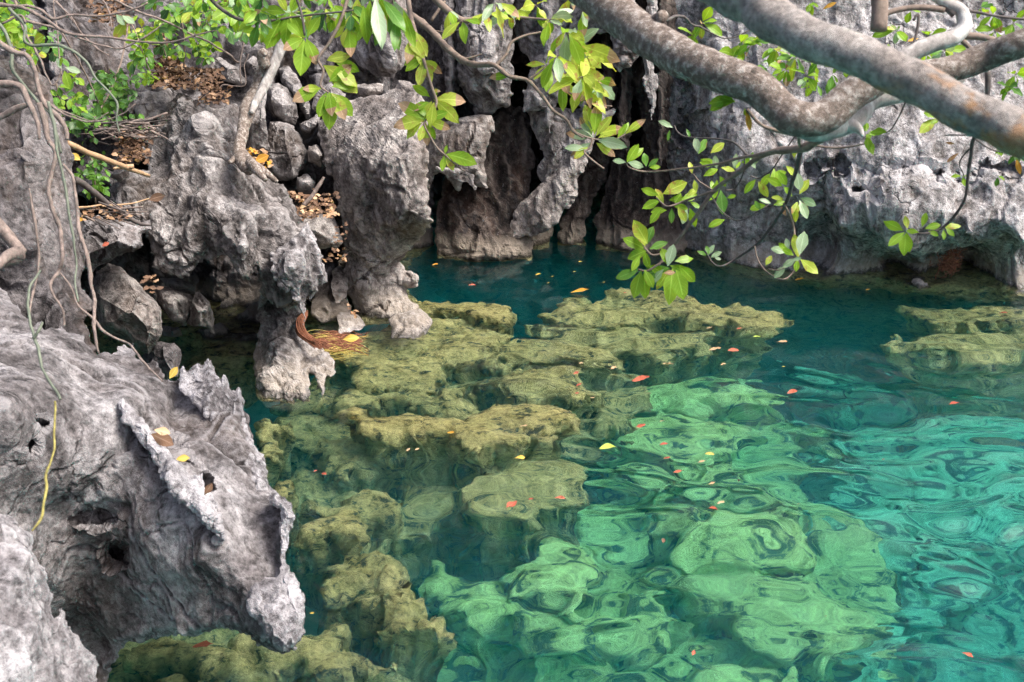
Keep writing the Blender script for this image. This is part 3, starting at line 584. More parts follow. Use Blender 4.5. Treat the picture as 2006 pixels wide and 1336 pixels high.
# --- pinnacled foreground rock
FGR = dict(flute=.006, scallop=.004, rough=.032, fs=.11, stretch=1.8, ss=.045, rs=.34, crack=.022, cs=.3)
pin = rock('pinnacled_rock',
     [(-500, 560), (-60, 575), (8, 566), (22, 590), (40, 612), (60, 638), (78, 628), (90, 646), (120, 640), (140, 652), (165, 660), (182, 700), (190, 697), (205, 690), (222, 696), (229, 676), (236, 672), (246, 682), (254, 672), (260, 680), (268, 702), (280, 706), (290, 714), (304, 704), (316, 724), (322, 746), (332, 738), (346, 750), (353, 726), (358, 718), (366, 726), (382, 714), (396, 722), (403, 708), (409, 704), (416, 716), (420, 736), (428, 750), (438, 730), (444, 738), (448, 756), (458, 772), (468, 764), (476, 772), (481, 810), (489, 838), (496, 868), (512, 892), (518, 922), (522, 952), (540, 966), (560, 974), (574, 988), (578, 1012), (570, 1040), (560, 1070), (560, 1100), (568, 1122), (584, 1140), (592, 1165), (602, 1190), (600, 1236), (584, 1262), (556, 1280), (528, 1270), (502, 1262), (480, 1242), (440, 1228), (407, 1238), (356, 1242), (298, 1245), (262, 1258), (237, 1270), (222, 1305), (212, 1345), (212, 1460), (-500, 1500)],
     [(-500, 560, 3.0), (0, 575, 3.45), (120, 645, 3.4), (250, 680, 3.45), (300, 720, 3.3), (400, 714, 3.3), (475, 780, 3.25), (515, 930, 3.0), (575, 1000, 2.75), (560, 1090, 2.72), (600, 1200, 2.5), (556, 1275, 2.42),
      (240, 790, 2.95), (300, 880, 2.82), (360, 960, 2.72), (430, 1060, 2.58), (500, 1180, 2.45), (430, 950, 2.80), (480, 1030, 2.74), (370, 870, 2.98), (440, 820, 3.08), (340, 800, 3.2), (320, 860, 2.98),
      (200, 850, 2.84), (100, 760, 2.85), (100, 700, 3.05), (0, 800, 2.6), (200, 1000, 2.78), (300, 1100, 2.71), (380, 1200, 2.66), (100, 1000, 2.76), (230, 1230, 2.86), (150, 1150, 2.84), (-100, 1100, 2.3), (-500, 1500, 1.7), (150, 1340, 2.98)],
     'fg', step=2.6, bulge=.07, back=.6, edge=18, seed=81, rough_px=(2, 3, 2.5), pits=[(228, 1090, 14, 15, .16), (175, 1022, 30, 6, .05), (60, 870, 10, 16, .06), (330, 868, 26, 9, .12), (360, 905, 14, 8, .1), (400, 955, 14, 20, .12), (75, 830, 14, 12, .1)],
     label='huge jagged foreground rock with pale sharp pinnacles overhanging the green water', cat='rock', rel=FGR)
# blades standing on it
rock('blade', parent=pin, poly= [(232, 792), (242, 780), (262, 800), (290, 838), (318, 868), (345, 900), (372, 930), (395, 925), (404, 950), (420, 985), (432, 1020), (440, 1060), (420, 1040), (385, 1010), (345, 975), (318, 940), (290, 890), (262, 850), (240, 830)],
     ctrl=[(240, 800, 2.86), (320, 890, 2.74), (400, 970, 2.62), (436, 1050, 2.54), (330, 940, 2.66)], m='near', step=2.6, bulge=.05, back=.14, edge=14, seed=82, rough_px=(2, 3, 2.5),
     label='pale sharp edged blade of rock running diagonally down the jagged foreground rock', rel=dict(flute=.006, scallop=.004, rough=.02, fs=.07, stretch=1.5, ss=.035, rs=.16, crack=.008, cs=.12))
rock('pinnacle', parent=pin, poly= [(350, 760), (354, 724), (360, 716), (368, 726), (384, 713), (397, 722), (404, 707), (410, 703), (417, 716), (421, 737), (429, 751), (438, 729), (445, 739), (449, 757), (459, 772), (468, 763), (477, 773), (482, 812), (490, 838), (498, 868), (513, 892), (518, 930), (524, 962), (508, 968), (482, 930), (462, 880), (440, 850), (412, 830), (384, 800), (366, 780)],
     ctrl=[(396, 720, 3.2), (470, 780, 3.15), (515, 955, 2.9), (400, 800, 3.1), (460, 860, 3.05)], m='near', step=2.6, bulge=.05, back=.16, edge=14, seed=83, rough_px=(2, 3, 2.5),
     label='whitish upright pinnacle with spiky top at the crest of the jagged foreground rock', rel=dict(flute=.010, scallop=.004, rough=.028, fs=.06, stretch=5, ss=.035, rs=.16, crack=.01, cs=.14))
rock('beak', parent=pin, poly= [(520, 962), (545, 966), (570, 984), (578, 1015), (568, 1050), (560, 1090), (572, 1125), (590, 1150), (602, 1195), (598, 1240), (570, 1270), (556, 1280), (530, 1255), (505, 1225), (488, 1200), (490, 1160), (520, 1130), (545, 1130), (548, 1060), (545, 1000)],
     ctrl=[(530, 970, 2.72), (570, 1000, 2.66), (552, 1090, 2.6), (600, 1200, 2.4), (556, 1270, 2.34), (500, 1180, 2.42), (545, 1150, 2.45)], m='near', step=2.6, bulge=.06, back=.16, edge=14, seed=84, rough_px=(2, 3, 2.5),
     label='white weathered beak at the lower tip of the jagged foreground rock', rel=dict(flute=.010, scallop=.004, rough=.028, fs=.07, stretch=3, ss=.04, rs=.18, crack=.01, cs=.14))
rock('limestone_crag', [(-300, 960), (-20, 985), (6, 998), (30, 1015), (42, 1050), (60, 1078), (78, 1100), (100, 1130), (104, 1180), (108, 1205), (118, 1192), (132, 1190), (142, 1222), (158, 1256), (178, 1280), (186, 1310), (180, 1345), (182, 1460), (-300, 1500)],
     [(-300, 960, 1.7), (0, 1010, 1.78), (60, 1120, 1.72), (120, 1200, 1.74), (180, 1310, 1.72), (60, 1300, 1.55), (-300, 1500, 1.35)],
     'near', step=3, bulge=.08, back=.4, edge=34, seed=85, rough_px=(6, 5, 3), label='nearest pale lavender rock edge at the bottom corner below the jagged rock', rel=dict(flute=.012, scallop=.006, rough=.035, fs=.07, ss=.035, rs=.25))

# ================================================================== SUBMERGED ROCKS (tops given by pixel and depth, built in world space)
def sub(poly, h, label, seed, m='alga', hb=1.2, edge=.06, rough=.05, tilt=(0, 0), st=.02, ledge=.06, name='submerged_rock'):
    P = np.array([PU(u, v, h)[:2] for u, v in poly]); lo = P.min(0) - .1; hi = P.max(0) + .1
    xs = np.arange(lo[0], hi[0], st); ys = np.arange(lo[1], hi[1], st); X, Y = np.meshgrid(xs, ys)
    q = np.stack([X, Y, np.zeros_like(X) + seed * 3.1], -1)
    WX = X + .13 * fbm(q / .33, seed, 5, .6) * 2; WY_ = Y + .13 * fbm(q / .33, seed + 7, 5, .6) * 2
    s = poly_sd(WX, WY_, P)
    e = np.clip(s / edge, 0, 1)
    top = -h + rough * (1.6 * facets_fbm(q / np.array([.34, .2, 1]), seed + 2, 4, .55) + .8 * fbm(q / .12, seed + 3, 4, .6)) + .02 * (worley(q / .11, seed) - .5) + tilt[0] * (X - P[:, 0].mean()) + tilt[1] * (Y - P[:, 1].mean())
    if ledge: top = top + ledge * np.round(fbm(q / np.array([.55, .3, 1.]), seed + 11, 4, .6) * 5) / 4
    top = np.where(top > -.03, -.03 + .35 * (top + .03), top) if h < .5 else top
    Z = top - (1 - e ** .6) * .10 - (.02 if h >= .04 else 0)
    k = s > 0
    cell = k[:-1, :-1] & k[1:, :-1] & k[:-1, 1:] & k[1:, 1:]
    used = np.zeros(X.shape, bool); used[:-1, :-1] |= cell; used[1:, :-1] |= cell; used[:-1, 1:] |= cell; used[1:, 1:] |= cell
    idx = np.full(X.shape, -1); n = used.sum(); idx[used] = np.arange(n)
    V = np.stack([X, Y, Z], -1)[used]
    # sideways jitter so that edges are ragged and undercut in places
    V[:, :2] += .04 * np.stack([fbm(V / .12, seed + 21, 3), fbm(V / .12, seed + 22, 3)], -1)
    a, b, c, d = idx[:-1, :-1][cell], idx[:-1, 1:][cell], idx[1:, 1:][cell], idx[1:, :-1][cell]
    top_f = np.stack([a, b, c, d], -1); ed = {}
    for f in top_f:
        for i in range(4):
            p_, q_ = int(f[i]), int(f[(i + 1) % 4])
            if (q_, p_) in ed: del ed[(q_, p_)]
            else: ed[(p_, q_)] = 1
    bi = np.array(sorted({p for e_ in ed for p in e_})); mp = {int(v): k for k, v in enumerate(bi)}; nb = len(bi)
    cx = V[:, :2].mean(0); rings = [V]; tot = .1 + hb
    for dz, ins_ in ((.05, .985), (.13, .93), (.25, .90), (.45, .80), (.7, .74)):
        if dz >= tot: break
        B = V[bi].copy(); B[:, :2] = cx + (B[:, :2] - cx) * ins_; B[:, 2] -= dz
        B[:, :2] += .07 * np.stack([facets_fbm(B / .13, seed + 41, 3), facets_fbm(B / .13, seed + 43, 3)], -1); rings.append(B)
    bot = V.copy(); bot[:, :2] = cx + (V[:, :2] - cx) * .7; bot[:, 2] = -h - .2 - hb
    Vv = np.concatenate(rings + [bot]); off = n + nb * (len(rings) - 1)
    F = [top_f, top_f[:, [0, 3, 2, 1]] + off]
    E = np.array(list(ed)); E2 = np.array([[mp[int(x)], mp[int(y)]] for x, y in E]); cur = E
    for k in range(len(rings) - 1):
        nx = E2 + n + nb * k; F.append(np.stack([cur[:, 1], cur[:, 0], nx[:, 0], nx[:, 1]], -1)); cur = nx
    nx = E + off; F.append(np.stack([cur[:, 1], cur[:, 0], nx[:, 0], nx[:, 1]], -1))
    o = mk(name, Vv, np.concatenate(F), M[m]); return tag(o, label, 'rock', 'rocks under the water')
subs = [
 ([(640, 800), (700, 794), (780, 797), (850, 795), (930, 793), (1000, 797), (1100, 800), (1142, 815), (1132, 842), (1080, 862), (1000, 870), (930, 858), (860, 846), (780, 838), (700, 832), (640, 815)], .03, 'long rough slab lying just awash across the shallows', dict(rough=.05, edge=.08)),
 ([(570, 1005), (620, 984), (700, 985), (750, 1000), (758, 1030), (700, 1046), (640, 1038), (578, 1032)], .06, 'flat sunken ledge close beside the jagged foreground rock', dict(rough=.04)),
 ([(596, 1050), (650, 1046), (720, 1036), (790, 1045), (828, 1075), (862, 1130), (845, 1170), (842, 1215), (760, 1225), (680, 1200), (630, 1170), (594, 1110)], .14, 'big ochre sunken boulder right of the white beak of the foreground rock', dict(rough=.12, edge=.16, ledge=.14)),
 ([(916, 960), (935, 900), (1000, 884), (1080, 886), (1120, 900), (1140, 960), (1110, 985), (1020, 992), (930, 990)], .45, 'squarish yellow green sunken slab under the yellow floating leaf', dict(rough=.05)),
 ([(800, 590), (860, 583), (930, 588), (1000, 596), (1010, 612), (980, 628), (900, 618), (820, 612)], .03, 'narrow ochre ledge in front of the dark inlet beside the pillar', dict(rough=.04, edge=.1)),
 ([(790, 562), (840, 560), (862, 572), (850, 586), (800, 588)], .03, 'tiny mossy ledge at the foot of the pillar', dict(rough=.02, edge=.08)),
 ([(660, 655), (760, 640), (860, 625), (960, 640), (1000, 660), (960, 690), (880, 700), (860, 740), (760, 760), (680, 740), (640, 700)], .10, 'broad olive shelf between the root fibres and the small white stone', dict(rough=.07, ledge=.06)),
 ([(880, 665), (960, 650), (1060, 650), (1120, 660), (1220, 690), (1240, 712), (1160, 722), (1060, 715), (960, 705), (880, 690)], .16, 'long pale olive shelf with dark undercut in the middle of the shallows', dict(rough=.06, ledge=.05)),
 ([(960, 735), (1000, 705), (1060, 700), (1130, 720), (1195, 745), (1190, 778), (1120, 785), (1040, 770), (990, 770)], .14, 'olive block with brown hollow above the long awash slab', dict(rough=.12, edge=.14)),
 ([(640, 770), (700, 745), (800, 755), (900, 760), (960, 775), (900, 790), (780, 790), (680, 790)], .2, 'dim olive shelf just behind the long awash slab', dict(rough=.07, ledge=.05)),
 ([(1060, 600), (1150, 572), (1230, 562), (1340, 570), (1420, 585), (1500, 603), (1560, 632), (1552, 655), (1470, 645), (1380, 640), (1280, 622), (1180, 620), (1090, 615)], .10, 'large ochre reef slab under the hanging green leaf sprays', dict(rough=.08, ledge=.08)),
 ([(1040, 625), (1100, 615), (1200, 630), (1300, 640), (1420, 650), (1400, 685), (1280, 690), (1180, 665), (1080, 650)], .35, 'green tinted slab a step below the large ochre reef slab', dict(rough=.06)),
 ([(1120, 690), (1180, 680), (1235, 692), (1240, 712), (1180, 735), (1130, 720)], .55, 'blue green sunken block beside the pale olive shelf', {}),
 ([(1740, 605), (1820, 592), (1900, 598), (2030, 604), (2080, 640), (1990, 645), (1880, 635), (1790, 625)], .25, 'dim olive shelf close under the cliff foot', dict(rough=.08)),
 ([(1755, 650), (1830, 632), (1920, 640), (2040, 655), (2080, 690), (1980, 694), (1860, 690), (1770, 680)], .4, 'bright olive slab in front of the cliff near the frame edge', dict(rough=.05)),
 ([(1780, 715), (1880, 690), (2060, 705), (2090, 745), (1900, 735)], .8, 'green slab lying deeper in front of the bright olive slab', {}),
 ([(500, 840), (540, 826), (566, 836), (560, 870), (530, 890), (500, 880)], .06, 'small ochre stone beside the spiky crest of the foreground rock', dict(rough=.03, edge=.07)),
 ([(520, 935), (560, 930), (566, 960), (530, 968)], .08, 'tiny ochre stone against the right edge of the foreground rock', dict(rough=.02, edge=.05)),
 ([(600, 870), (700, 846), (760, 860), (780, 900), (700, 920), (620, 905)], .45, 'dim green stone in the dark pool behind the foreground rock', dict(rough=.08)),
 ([(580, 965), (660, 950), (760, 950), (820, 962), (810, 985), (700, 985), (600, 985)], .22, 'ochre rubble shelf upstream of the flat sunken ledge', dict(rough=.06)),
 ([(225, 1290), (260, 1245), (360, 1238), (470, 1240), (560, 1262), (640, 1250), (662, 1270), (770, 1276), (700, 1300), (600, 1322), (470, 1300), (380, 1310), (300, 1320)], .3, 'ragged green slab beneath the overhang of the foreground rock', dict(rough=.09, ledge=.08)),
 ([(596, 1215), (640, 1205), (664, 1235), (640, 1262), (600, 1262)], .3, 'small rounded green stone touching the white beak', dict(rough=.04)),
 ([(240, 1360), (330, 1328), (420, 1330), (480, 1350), (470, 1400), (300, 1420)], .4, 'green stone at the bottom edge under the foreground rock', dict(rough=.08)),
 ([(600, 1330), (650, 1306), (690, 1330), (700, 1380), (620, 1390)], .12, 'small ochre pointed stone at the bottom edge', dict(rough=.06)),
 ([(1010, 1090), (1050, 1060), (1110, 1062), (1152, 1100), (1150, 1150), (1090, 1176), (1030, 1160)], .75, 'round pale green sunken stone in the middle of the foreground water', dict(m='deep')),
 ([(1120, 760), (1220, 742), (1350, 748), (1480, 745), (1560, 770), (1500, 800), (1360, 800), (1240, 806), (1150, 800)], .85, 'wide pale green slab just beyond the red floating leaves', dict(m='deep')),
 ([(1120, 840), (1220, 815), (1330, 812), (1470, 830), (1500, 862), (1380, 880), (1250, 880), (1150, 870)], .8, 'yellow green slab behind the cluster of red and tan floating leaves', dict(m='deep')),
 ([(1240, 905), (1340, 890), (1460, 880), (1500, 920), (1560, 965), (1490, 985), (1360, 965), (1250, 950)], .95, 'bright green slab under the single tan floating leaf', dict(m='deep')),
 ([(1290, 1010), (1400, 990), (1520, 990), (1570, 1020), (1540, 1060), (1440, 1090), (1340, 1080)], .8, 'bright green oval slab in the middle of the pool', dict(m='deep')),
 ([(1310, 1090), (1420, 1080), (1560, 1100), (1640, 1150), (1700, 1230), (1640, 1300), (1560, 1270), (1460, 1240), (1370, 1190)], .95, 'large sloping bright green slab right of the dark hole', dict(m='deep')),
 ([(1350, 1250), (1450, 1260), (1560, 1290), (1600, 1360), (1400, 1400), (1340, 1330)], .9, 'bright green slab at the bottom edge right of the dark hole', dict(m='deep')),
 ([(840, 1130), (900, 1090), (980, 1120), (1100, 1180), (1260, 1150), (1350, 1170), (1380, 1220), (1240, 1240), (1050, 1250), (880, 1220)], .9, 'wide green ledge below the round pale sunken stone', dict(m='deep')),
 ([(860, 1290), (1000, 1255), (1150, 1260), (1200, 1330), (1100, 1400), (880, 1390)], 1.3, 'dusky green slab at the bottom edge near the middle', dict(m='deep')),
 ([(980, 1040), (1080, 1010), (1180, 1020), (1250, 1050), (1180, 1075), (1060, 1056)], 1.2, 'dim green slab between two pale sunken stones', dict(m='deep')),
 ([(1620, 850), (1700, 825), (1820, 830), (1900, 860), (1820, 900), (1700, 910)], 1.5, 'sea green slab in the open water far from the bank', dict(m='turq')),
 ([(1700, 920), (1800, 890), (1930, 900), (2020, 930), (1900, 965), (1760, 960)], 1.3, 'sea green slab nearest the right frame edge', dict(m='turq')),
 ([(1580, 1010), (1680, 985), (1800, 1000), (1840, 1060), (1700, 1075), (1600, 1060)], 1.25, 'turquoise slab right of the bright green oval slab', dict(m='turq')),
 ([(1680, 1110), (1800, 1085), (1900, 1110), (1880, 1180), (1760, 1190)], 1.5, 'turquoise slab beyond the large sloping bright slab', dict(m='turq')),
 ([(1620, 1200), (1740, 1210), (1820, 1260), (1760, 1330), (1660, 1310)], 1.3, 'turquoise slab low in the open water', dict(m='turq')),
 ([(890, 1010), (940, 1000), (980, 1015), (960, 1035), (900, 1030)], .7, 'small dim round stone left of the yellow green slab', dict(m='deep')),
 ([(500, 820), (600, 770), (660, 700), (820, 690), (1000, 700), (1180, 730), (1290, 760), (1260, 850), (1140, 890), (900, 880), (700, 880), (560, 880)], .60, 'broad sunken platform that carries the shallow olive shelves', dict(rough=.1, ledge=.08, hb=.9)),
 ([(560, 900), (720, 880), (900, 900), (960, 1000), (880, 1050), (760, 1120), (620, 1150), (560, 1040)], .75, 'dim sunken platform between the dark pool and the foreground rock', dict(rough=.12, ledge=.08, hb=.9)),
 ([(960, 1010), (1180, 960), (1230, 890), (1180, 800), (1320, 740), (1520, 750), (1600, 860), (1640, 960), (1740, 1060), (1780, 1200), (1740, 1400), (820, 1420), (830, 1240), (880, 1120)], 1.3, 'wide bright green platform deep under the middle of the pool', dict(m='deep', rough=.08, ledge=.22, st=.035)),
 ([(1560, 830), (1700, 790), (1900, 780), (2100, 840), (2120, 1000), (1960, 1080), (1780, 1060), (1640, 980)], 1.4, 'wide turquoise platform deep under the far side of the pool', dict(m='turq', rough=.10, ledge=.22, st=.04)),
 ([(150, 1180), (560, 1190), (700, 1250), (830, 1330), (780, 1440), (150, 1440)], .62, 'green rubble platform under the foot of the foreground rock', dict(rough=.12, ledge=.08, hb=.9)),
 ([(1730, 1080), (1900, 1060), (2110, 1080), (2150, 1420), (1720, 1420), (1760, 1200)], 1.95, 'dusky turquoise platform deep in the bottom right corner', dict(m='turq', rough=.12, ledge=.3, st=.045)),
 ([(1560, 700), (1700, 690), (1800, 740), (1760, 775), (1640, 780), (1560, 750)], 1.3, 'blurred teal slab in the dim water between the reef slab and the cliff foot', dict(m='turq')),
]
for i, (poly, h, lab, kw) in enumerate(subs):
    kw = dict(kw); h = h + (.11 if .03 < h < .3 else .035 if h <= .03 else 0)
    if kw.get('m') in ('deep', 'turq'): kw.setdefault('rough', .065); kw.setdefault('edge', .12); kw.setdefault('st', .028); kw.setdefault('hb', .6)
    sub(poly, h, lab, 300 + i * 5, **kw)

# ================================================================== VEGETATION
def catmull(P, n=6):
    P = [np.array(p, float) for p in P]; Q = [2 * P[0] - P[1]] + P + [2 * P[-1] - P[-2]]; out = []
    for i in range(1, len(Q) - 2):
        for k in range(n):
            t = k / n; a, b, c, d = Q[i - 1], Q[i], Q[i + 1], Q[i + 2]
            out.append(.5 * (2 * b + (c - a) * t + (2 * a - 5 * b + 4 * c - d) * t * t + (3 * b - a - 3 * c + d) * t ** 3))
    out.append(P[-1]); return np.array(out)
def tube(mb, P, rad, sides=8, m=0, n=6, jit=.0, lump=.0, seed=0, nodes=False):
    P = [list(p) for p in P]; rad = rad if isinstance(rad, (list, tuple)) else [rad] * len(P)
    Q = catmull([p + [r] for p, r in zip(P, rad)], n); C = Q[:, :3]; r = Q[:, 3]
    if jit: C = C + jit * np.stack([fbm(C / .12 + k * 9.1, seed + k, 3) for k in range(3)], -1)
    T = np.gradient(C, axis=0); T /= np.linalg.norm(T, axis=1)[:, None] + 1e-9
    up = np.array([0, 0, 1.0]); V = []
    for i in range(len(C)):
        a = np.cross(T[i], up)
        if np.linalg.norm(a) < 1e-3: a = np.array([1.0, 0, 0])
        a /= np.linalg.norm(a); b = np.cross(a, T[i])
        rr = r[i] * (1.25 if nodes and i % 5 == 0 else 1)
        for k in range(sides):
            an = 2 * math.pi * k / sides; V.append(C[i] + rr * (math.cos(an) * a + math.sin(an) * b))
    V = np.array(V)
    if lump:
        cc = np.repeat(C, sides, 0); dr = V - cc; V = cc + dr * (1 + lump * fbm(V / .04, seed + 31, 4) + lump * fbm(V / .15, seed + 35, 3))[:, None]
    F = []
    for i in range(len(C) - 1):
        for k in range(sides):
            F.append([i * sides + k, i * sides + (k + 1) % sides, (i + 1) * sides + (k + 1) % sides, (i + 1) * sides + k])
    F.append(list(range(sides))[::-1]); F.append([(len(C) - 1) * sides + k for k in range(sides)])
    mb.add(V, F, m)
    return C
def px(pts, D=None): return [PD(p[0], p[1], p[2] if len(p) > 2 else D) for p in pts]
rnd = random.Random(5)
def nrm(v): v = np.asarray(v, float); return v / (np.linalg.norm(v) + 1e-9)
WID = [.03, .42, .80, 1.0, .92, .62, .04]
def leaf(mb, base, d, face, L, Wd, m, droop=.3, fold=.25, tipm=None, wav=.06, prof=WID):
    d = nrm(d); face = np.asarray(face, float); face = nrm(face - d * (face @ d)); s = np.cross(d, face)
    p = np.array(base, float); V = []; A = []; n = len(prof); down = np.array([0, 0, -1.0]); dd = d.copy(); st = L / (n - 1)
    for i in range(n):
        f = nrm(face - dd * (face @ dd)); s = np.cross(dd, f); wv = rnd.uniform(-wav, wav) * L
        hw = prof[i] * Wd / 2
        A += [(1.0, i / (n - 1)), (0.0, i / (n - 1)), (1.0, i / (n - 1))]
        V += [p - s * hw + f * (fold * hw + wv * (i > 0)), p, p + s * hw + f * (fold * hw - wv * (i > 0))]
        dd = nrm(dd + down * droop / n * 1.2); p = p + dd * st
    F = []; mi = []
    for i in range(n - 1):
        a = 3 * i; mm = tipm if (tipm is not None and i >= n - 3) else m
        F += [[a, a + 1, a + 4, a + 3], [a + 1, a + 2, a + 5, a + 4]]; mi += [mm, mm]
    mb.add(V, F, mi, A)
TOCAM = lambda p: nrm(np.array([0, 0, CAMZ]) - p)
def cluster(mb, c, L, n, axis=None, mats=('lg', 'lg', 'ly'), droop=.35, spread=(45, 95), wr=.40, tip=0.0, tw=None, faceup=.6):
    "whorl of leaves round a twig tip"
    c = np.array(c, float); ax = nrm(axis if axis is not None else (rnd.uniform(-.5, .5), -.4, -.3)); a = nrm(np.cross(ax, (0.2, .1, 1))); b = np.cross(ax, a)
    ph = rnd.uniform(0, 6.28)
    for k in range(n):
        an = ph + 2.399 * k + rnd.uniform(-.3, .3); th = R(rnd.uniform(*spread))
        d = nrm(ax * math.cos(th) + (a * math.cos(an) + b * math.sin(an)) * math.sin(th))
        l = .92 * L * rnd.uniform(.5, 1.15); pet = c + d * l * .12
        tube(mb, [c, c + d * l * .08, pet], l * .012, 4, len(LEAFM), 2)
        up = np.array([0, 0, 1.0]) * faceup + TOCAM(c) * .6 + np.array([rnd.uniform(-.4, .4) for _ in range(3)])
        mm = LI[rnd.choice(mats)]; tm = LI['lb'] if rnd.random() < tip else None
        leaf(mb, pet, d, up, l, l * wr * rnd.uniform(.85, 1.15), mm, droop * rnd.uniform(.3, 1.6), rnd.uniform(.05, .4), tm, prof=WID)
def leaf_px(mb, u, v, D, ang, Lpx, m='lg', wr=.42, tip=False, droop=.2, depth=None, fold=None):
    "single leaf: base pixel, distance, direction in the picture plane (degrees, 0 = right, 90 = up) with a random lean in depth"
    c = PD(u, v, D); L = .93 * Lpx / FPX * D; a = R(ang); rt = np.array([1, 0, 0.]); up = np.array([0, SP, CP]); f = np.array([0, CP, -SP])
    d = rt * math.cos(a) + up * math.sin(a) + f * (depth if depth is not None else rnd.uniform(-.35, .35))
    face = TOCAM(c) + np.array([rnd.uniform(-.45, .45), 0, rnd.uniform(-.1, .6)])
    leaf(mb, c, d, face, L, L * wr * rnd.uniform(.9, 1.1), LI[m], droop, rnd.uniform(.05, .35) if fold is None else fold, LI['lb'] if tip else None)

def plant(name, label, cat, base, limb=None, twig=None, fol=None, limbm=None, group=None, limbname='limb'):
    e = empty(name, base); tag(e, label, cat, group)
    if limb and limb.v: limb.build(limbname, limbm or [M['bark']], e)
    if twig and twig.v: twig.build('twig', [M['twig'], M['twigd']], e)
    if fol and fol.v: fol.build('foliage', LM, e)
    return e

# ---- thick straight bough across the top right corner
b1 = MB(); D = 1.45
T1 = [(1000, -420, 2.2), (1290, -120, 1.75), (1440, -10, 1.62), (1560, 58, 1.5), (1700, 122, 1.42), (1800, 165, 1.38), (1900, 216, 1.34), (2006, 266, 1.3), (2200, 360, 1.25), (2600, 520, 1.2), (3300, 760, 1.15)]
tube(b1, px(T1), [.036, .0325, .031, .0295, .028, .027, .027, .0275, .0285, .03, .034], 36, 0, 18, .008, .16, 3)
plant('tree_bough', 'thick straight rust patched bough crossing the whole top right corner', 'bough', PD(2200, 360, 1.25), b1, limbm=[M['bark2']], group=None)
# ---- speckled bent bough behind it
b2 = MB(); D = 2.1
T2 = [(860, -400, 3.0), (1080, -90, 2.5), (1160, -10, 2.4), (1230, 45, 2.3), (1300, 95, 2.2), (1390, 135, 2.1), (1470, 165, 2.05), (1520, 205, 2.03), (1560, 232, 2.0), (1610, 228, 2.0), (1655, 195, 2.0), (1710, 160, 2.0), (1760, 148, 2.05), (1850, 138, 2.05), (1930, 112, 2.05), (2010, 85, 2.0), (2150, 20, 2.0), (2600, -160, 2.0), (3200, -500, 2.1)]
tube(b2, px(T2), [.046, .042, .041, .040, .038, .036, .034, .0325, .032, .0315, .031, .031, .027, .025, .026, .026, .028, .03, .034], 24, 0, 8, .005, .10, 5)
tube(b2, px([(1470, 160, 2.04), (1482, 148, 2.03), (1490, 146, 2.02)]), [.02, .018, .012], 12, 0, 4)
tube(b2, px([(1275, 52, 2.25), (1290, 38, 2.22), (1300, 30, 2.2)]), [.018, .014, .012], 10, 0, 4)
b2w = MB()
tube(b2w, px([(1540, 232, 2.04), (1590, 248, 2.06), (1640, 240, 2.08), (1675, 222, 2.1), (1700, 200, 2.12), (1740, 186, 2.14), (1800, 170, 2.2), (1880, 150, 2.25)]), [.018, .026, .026, .026, .024, .022, .02, .018], 16, 0, 8, .005, .12, 9)
tube(b2w, px([(1650, 240, 2.08), (1680, 252, 2.06), (1690, 268, 2.05)]), [.02, .009, .003], 10, 0, 5, .002, .1, 9)
tube(b2w, px([(1700, 150, 2.3), (1780, 108, 2.3), (1830, 85, 2.3), (1870, 72, 2.3), (1890, 50, 2.3), (1884, 20, 2.3), (1860, 8, 2.3), (1838, -4, 2.3), (1800, -30, 2.3)]), [.018, .018, .017, .017, .016, .013, .012, .011, .01], 14, 0, 8, .003, .1, 10)
tw2 = MB()
tube(tw2, px([(1720, 60, 2.2), (1722, 0, 2.2), (1715, -60, 2.2)]), [.017, .017, .018], 12, 0, 5, .002, .1, 4)
tube(tw2, px([(1885, 70, 2.3), (1930, 75, 2.3), (1975, 88, 2.3), (2040, 100, 2.3)]), [.008, .007, .006, .006], 8, 0, 5, .003)
tube(tw2, px([(1850, 20, 2.3), (1790, 15, 2.3), (1740, 25, 2.3), (1720, 45, 2.3)]), [.007, .006, .006, .005], 8, 0, 5, .003)
tube(tw2, px([(1850, 20, 2.3), (1900, 22, 2.3), (1960, 32, 2.3), (2040, 40, 2.3)]), [.004, .004, .003, .003], 6, 1, 5, .004)
tube(tw2, px([(1870, 30, 2.3), (1830, -10, 2.3), (1810, -60, 2.3)]), [.007, .006, .005], 8, 1, 5, .003)
tube(tw2, px([(1880, 75, 2.3), (1900, 95, 2.3), (1925, 118, 2.3)]), [.006, .005, .005], 8, 0, 5, .003)
tube(tw2, px([(1790, 40, 2.3), (1800, 30, 2.3), (1795, 70, 2.3), (1780, 110, 2.3)]), .003, 6, 1, 5, .004)
tube(tw2, px([(1938, 140, 2.1), (1936, 190, 2.1), (1938, 240, 2.1), (1907, 270, 2.15), (1900, 330, 2.2), (1885, 400, 2.25), (1845, 445, 2.3), (1800, 458, 2.3), (1770, 440, 2.35)]), [.006, .005, .0045, .004, .0035, .003, .003, .002, .0015], 6, 1, 6, .006)
tube(tw2, px([(1907, 270, 2.15), (1960, 300, 2.3), (2006, 300, 2.4)]), [.002, .0015, .0015], 5, 1, 5, .006)
tube(tw2, px([(1903, 290, 2.2), (1880, 320, 2.3), (1890, 350, 2.4)]), [.002, .0015, .001], 5, 1, 5, .006)
tube(tw2, px([(1850, 265, 2.2), (1905, 265, 2.15)]), .0015, 5, 1, 4, .004)
tube(tw2, px([(1262, 70, 2.25), (1300, 40, 2.5), (1330, 30, 2.9), (1370, 55, 3.2), (1420, 75, 3.3), (1470, 55, 3.3)]), [.004, .004, .004, .003, .002, .002], 6, 1, 5, .01)
tube(tw2, px([(1775, 195, 2.2), (1750, 245, 2.25), (1735, 258, 2.3)]), [.002, .0015, .001], 5, 1, 5, .006)
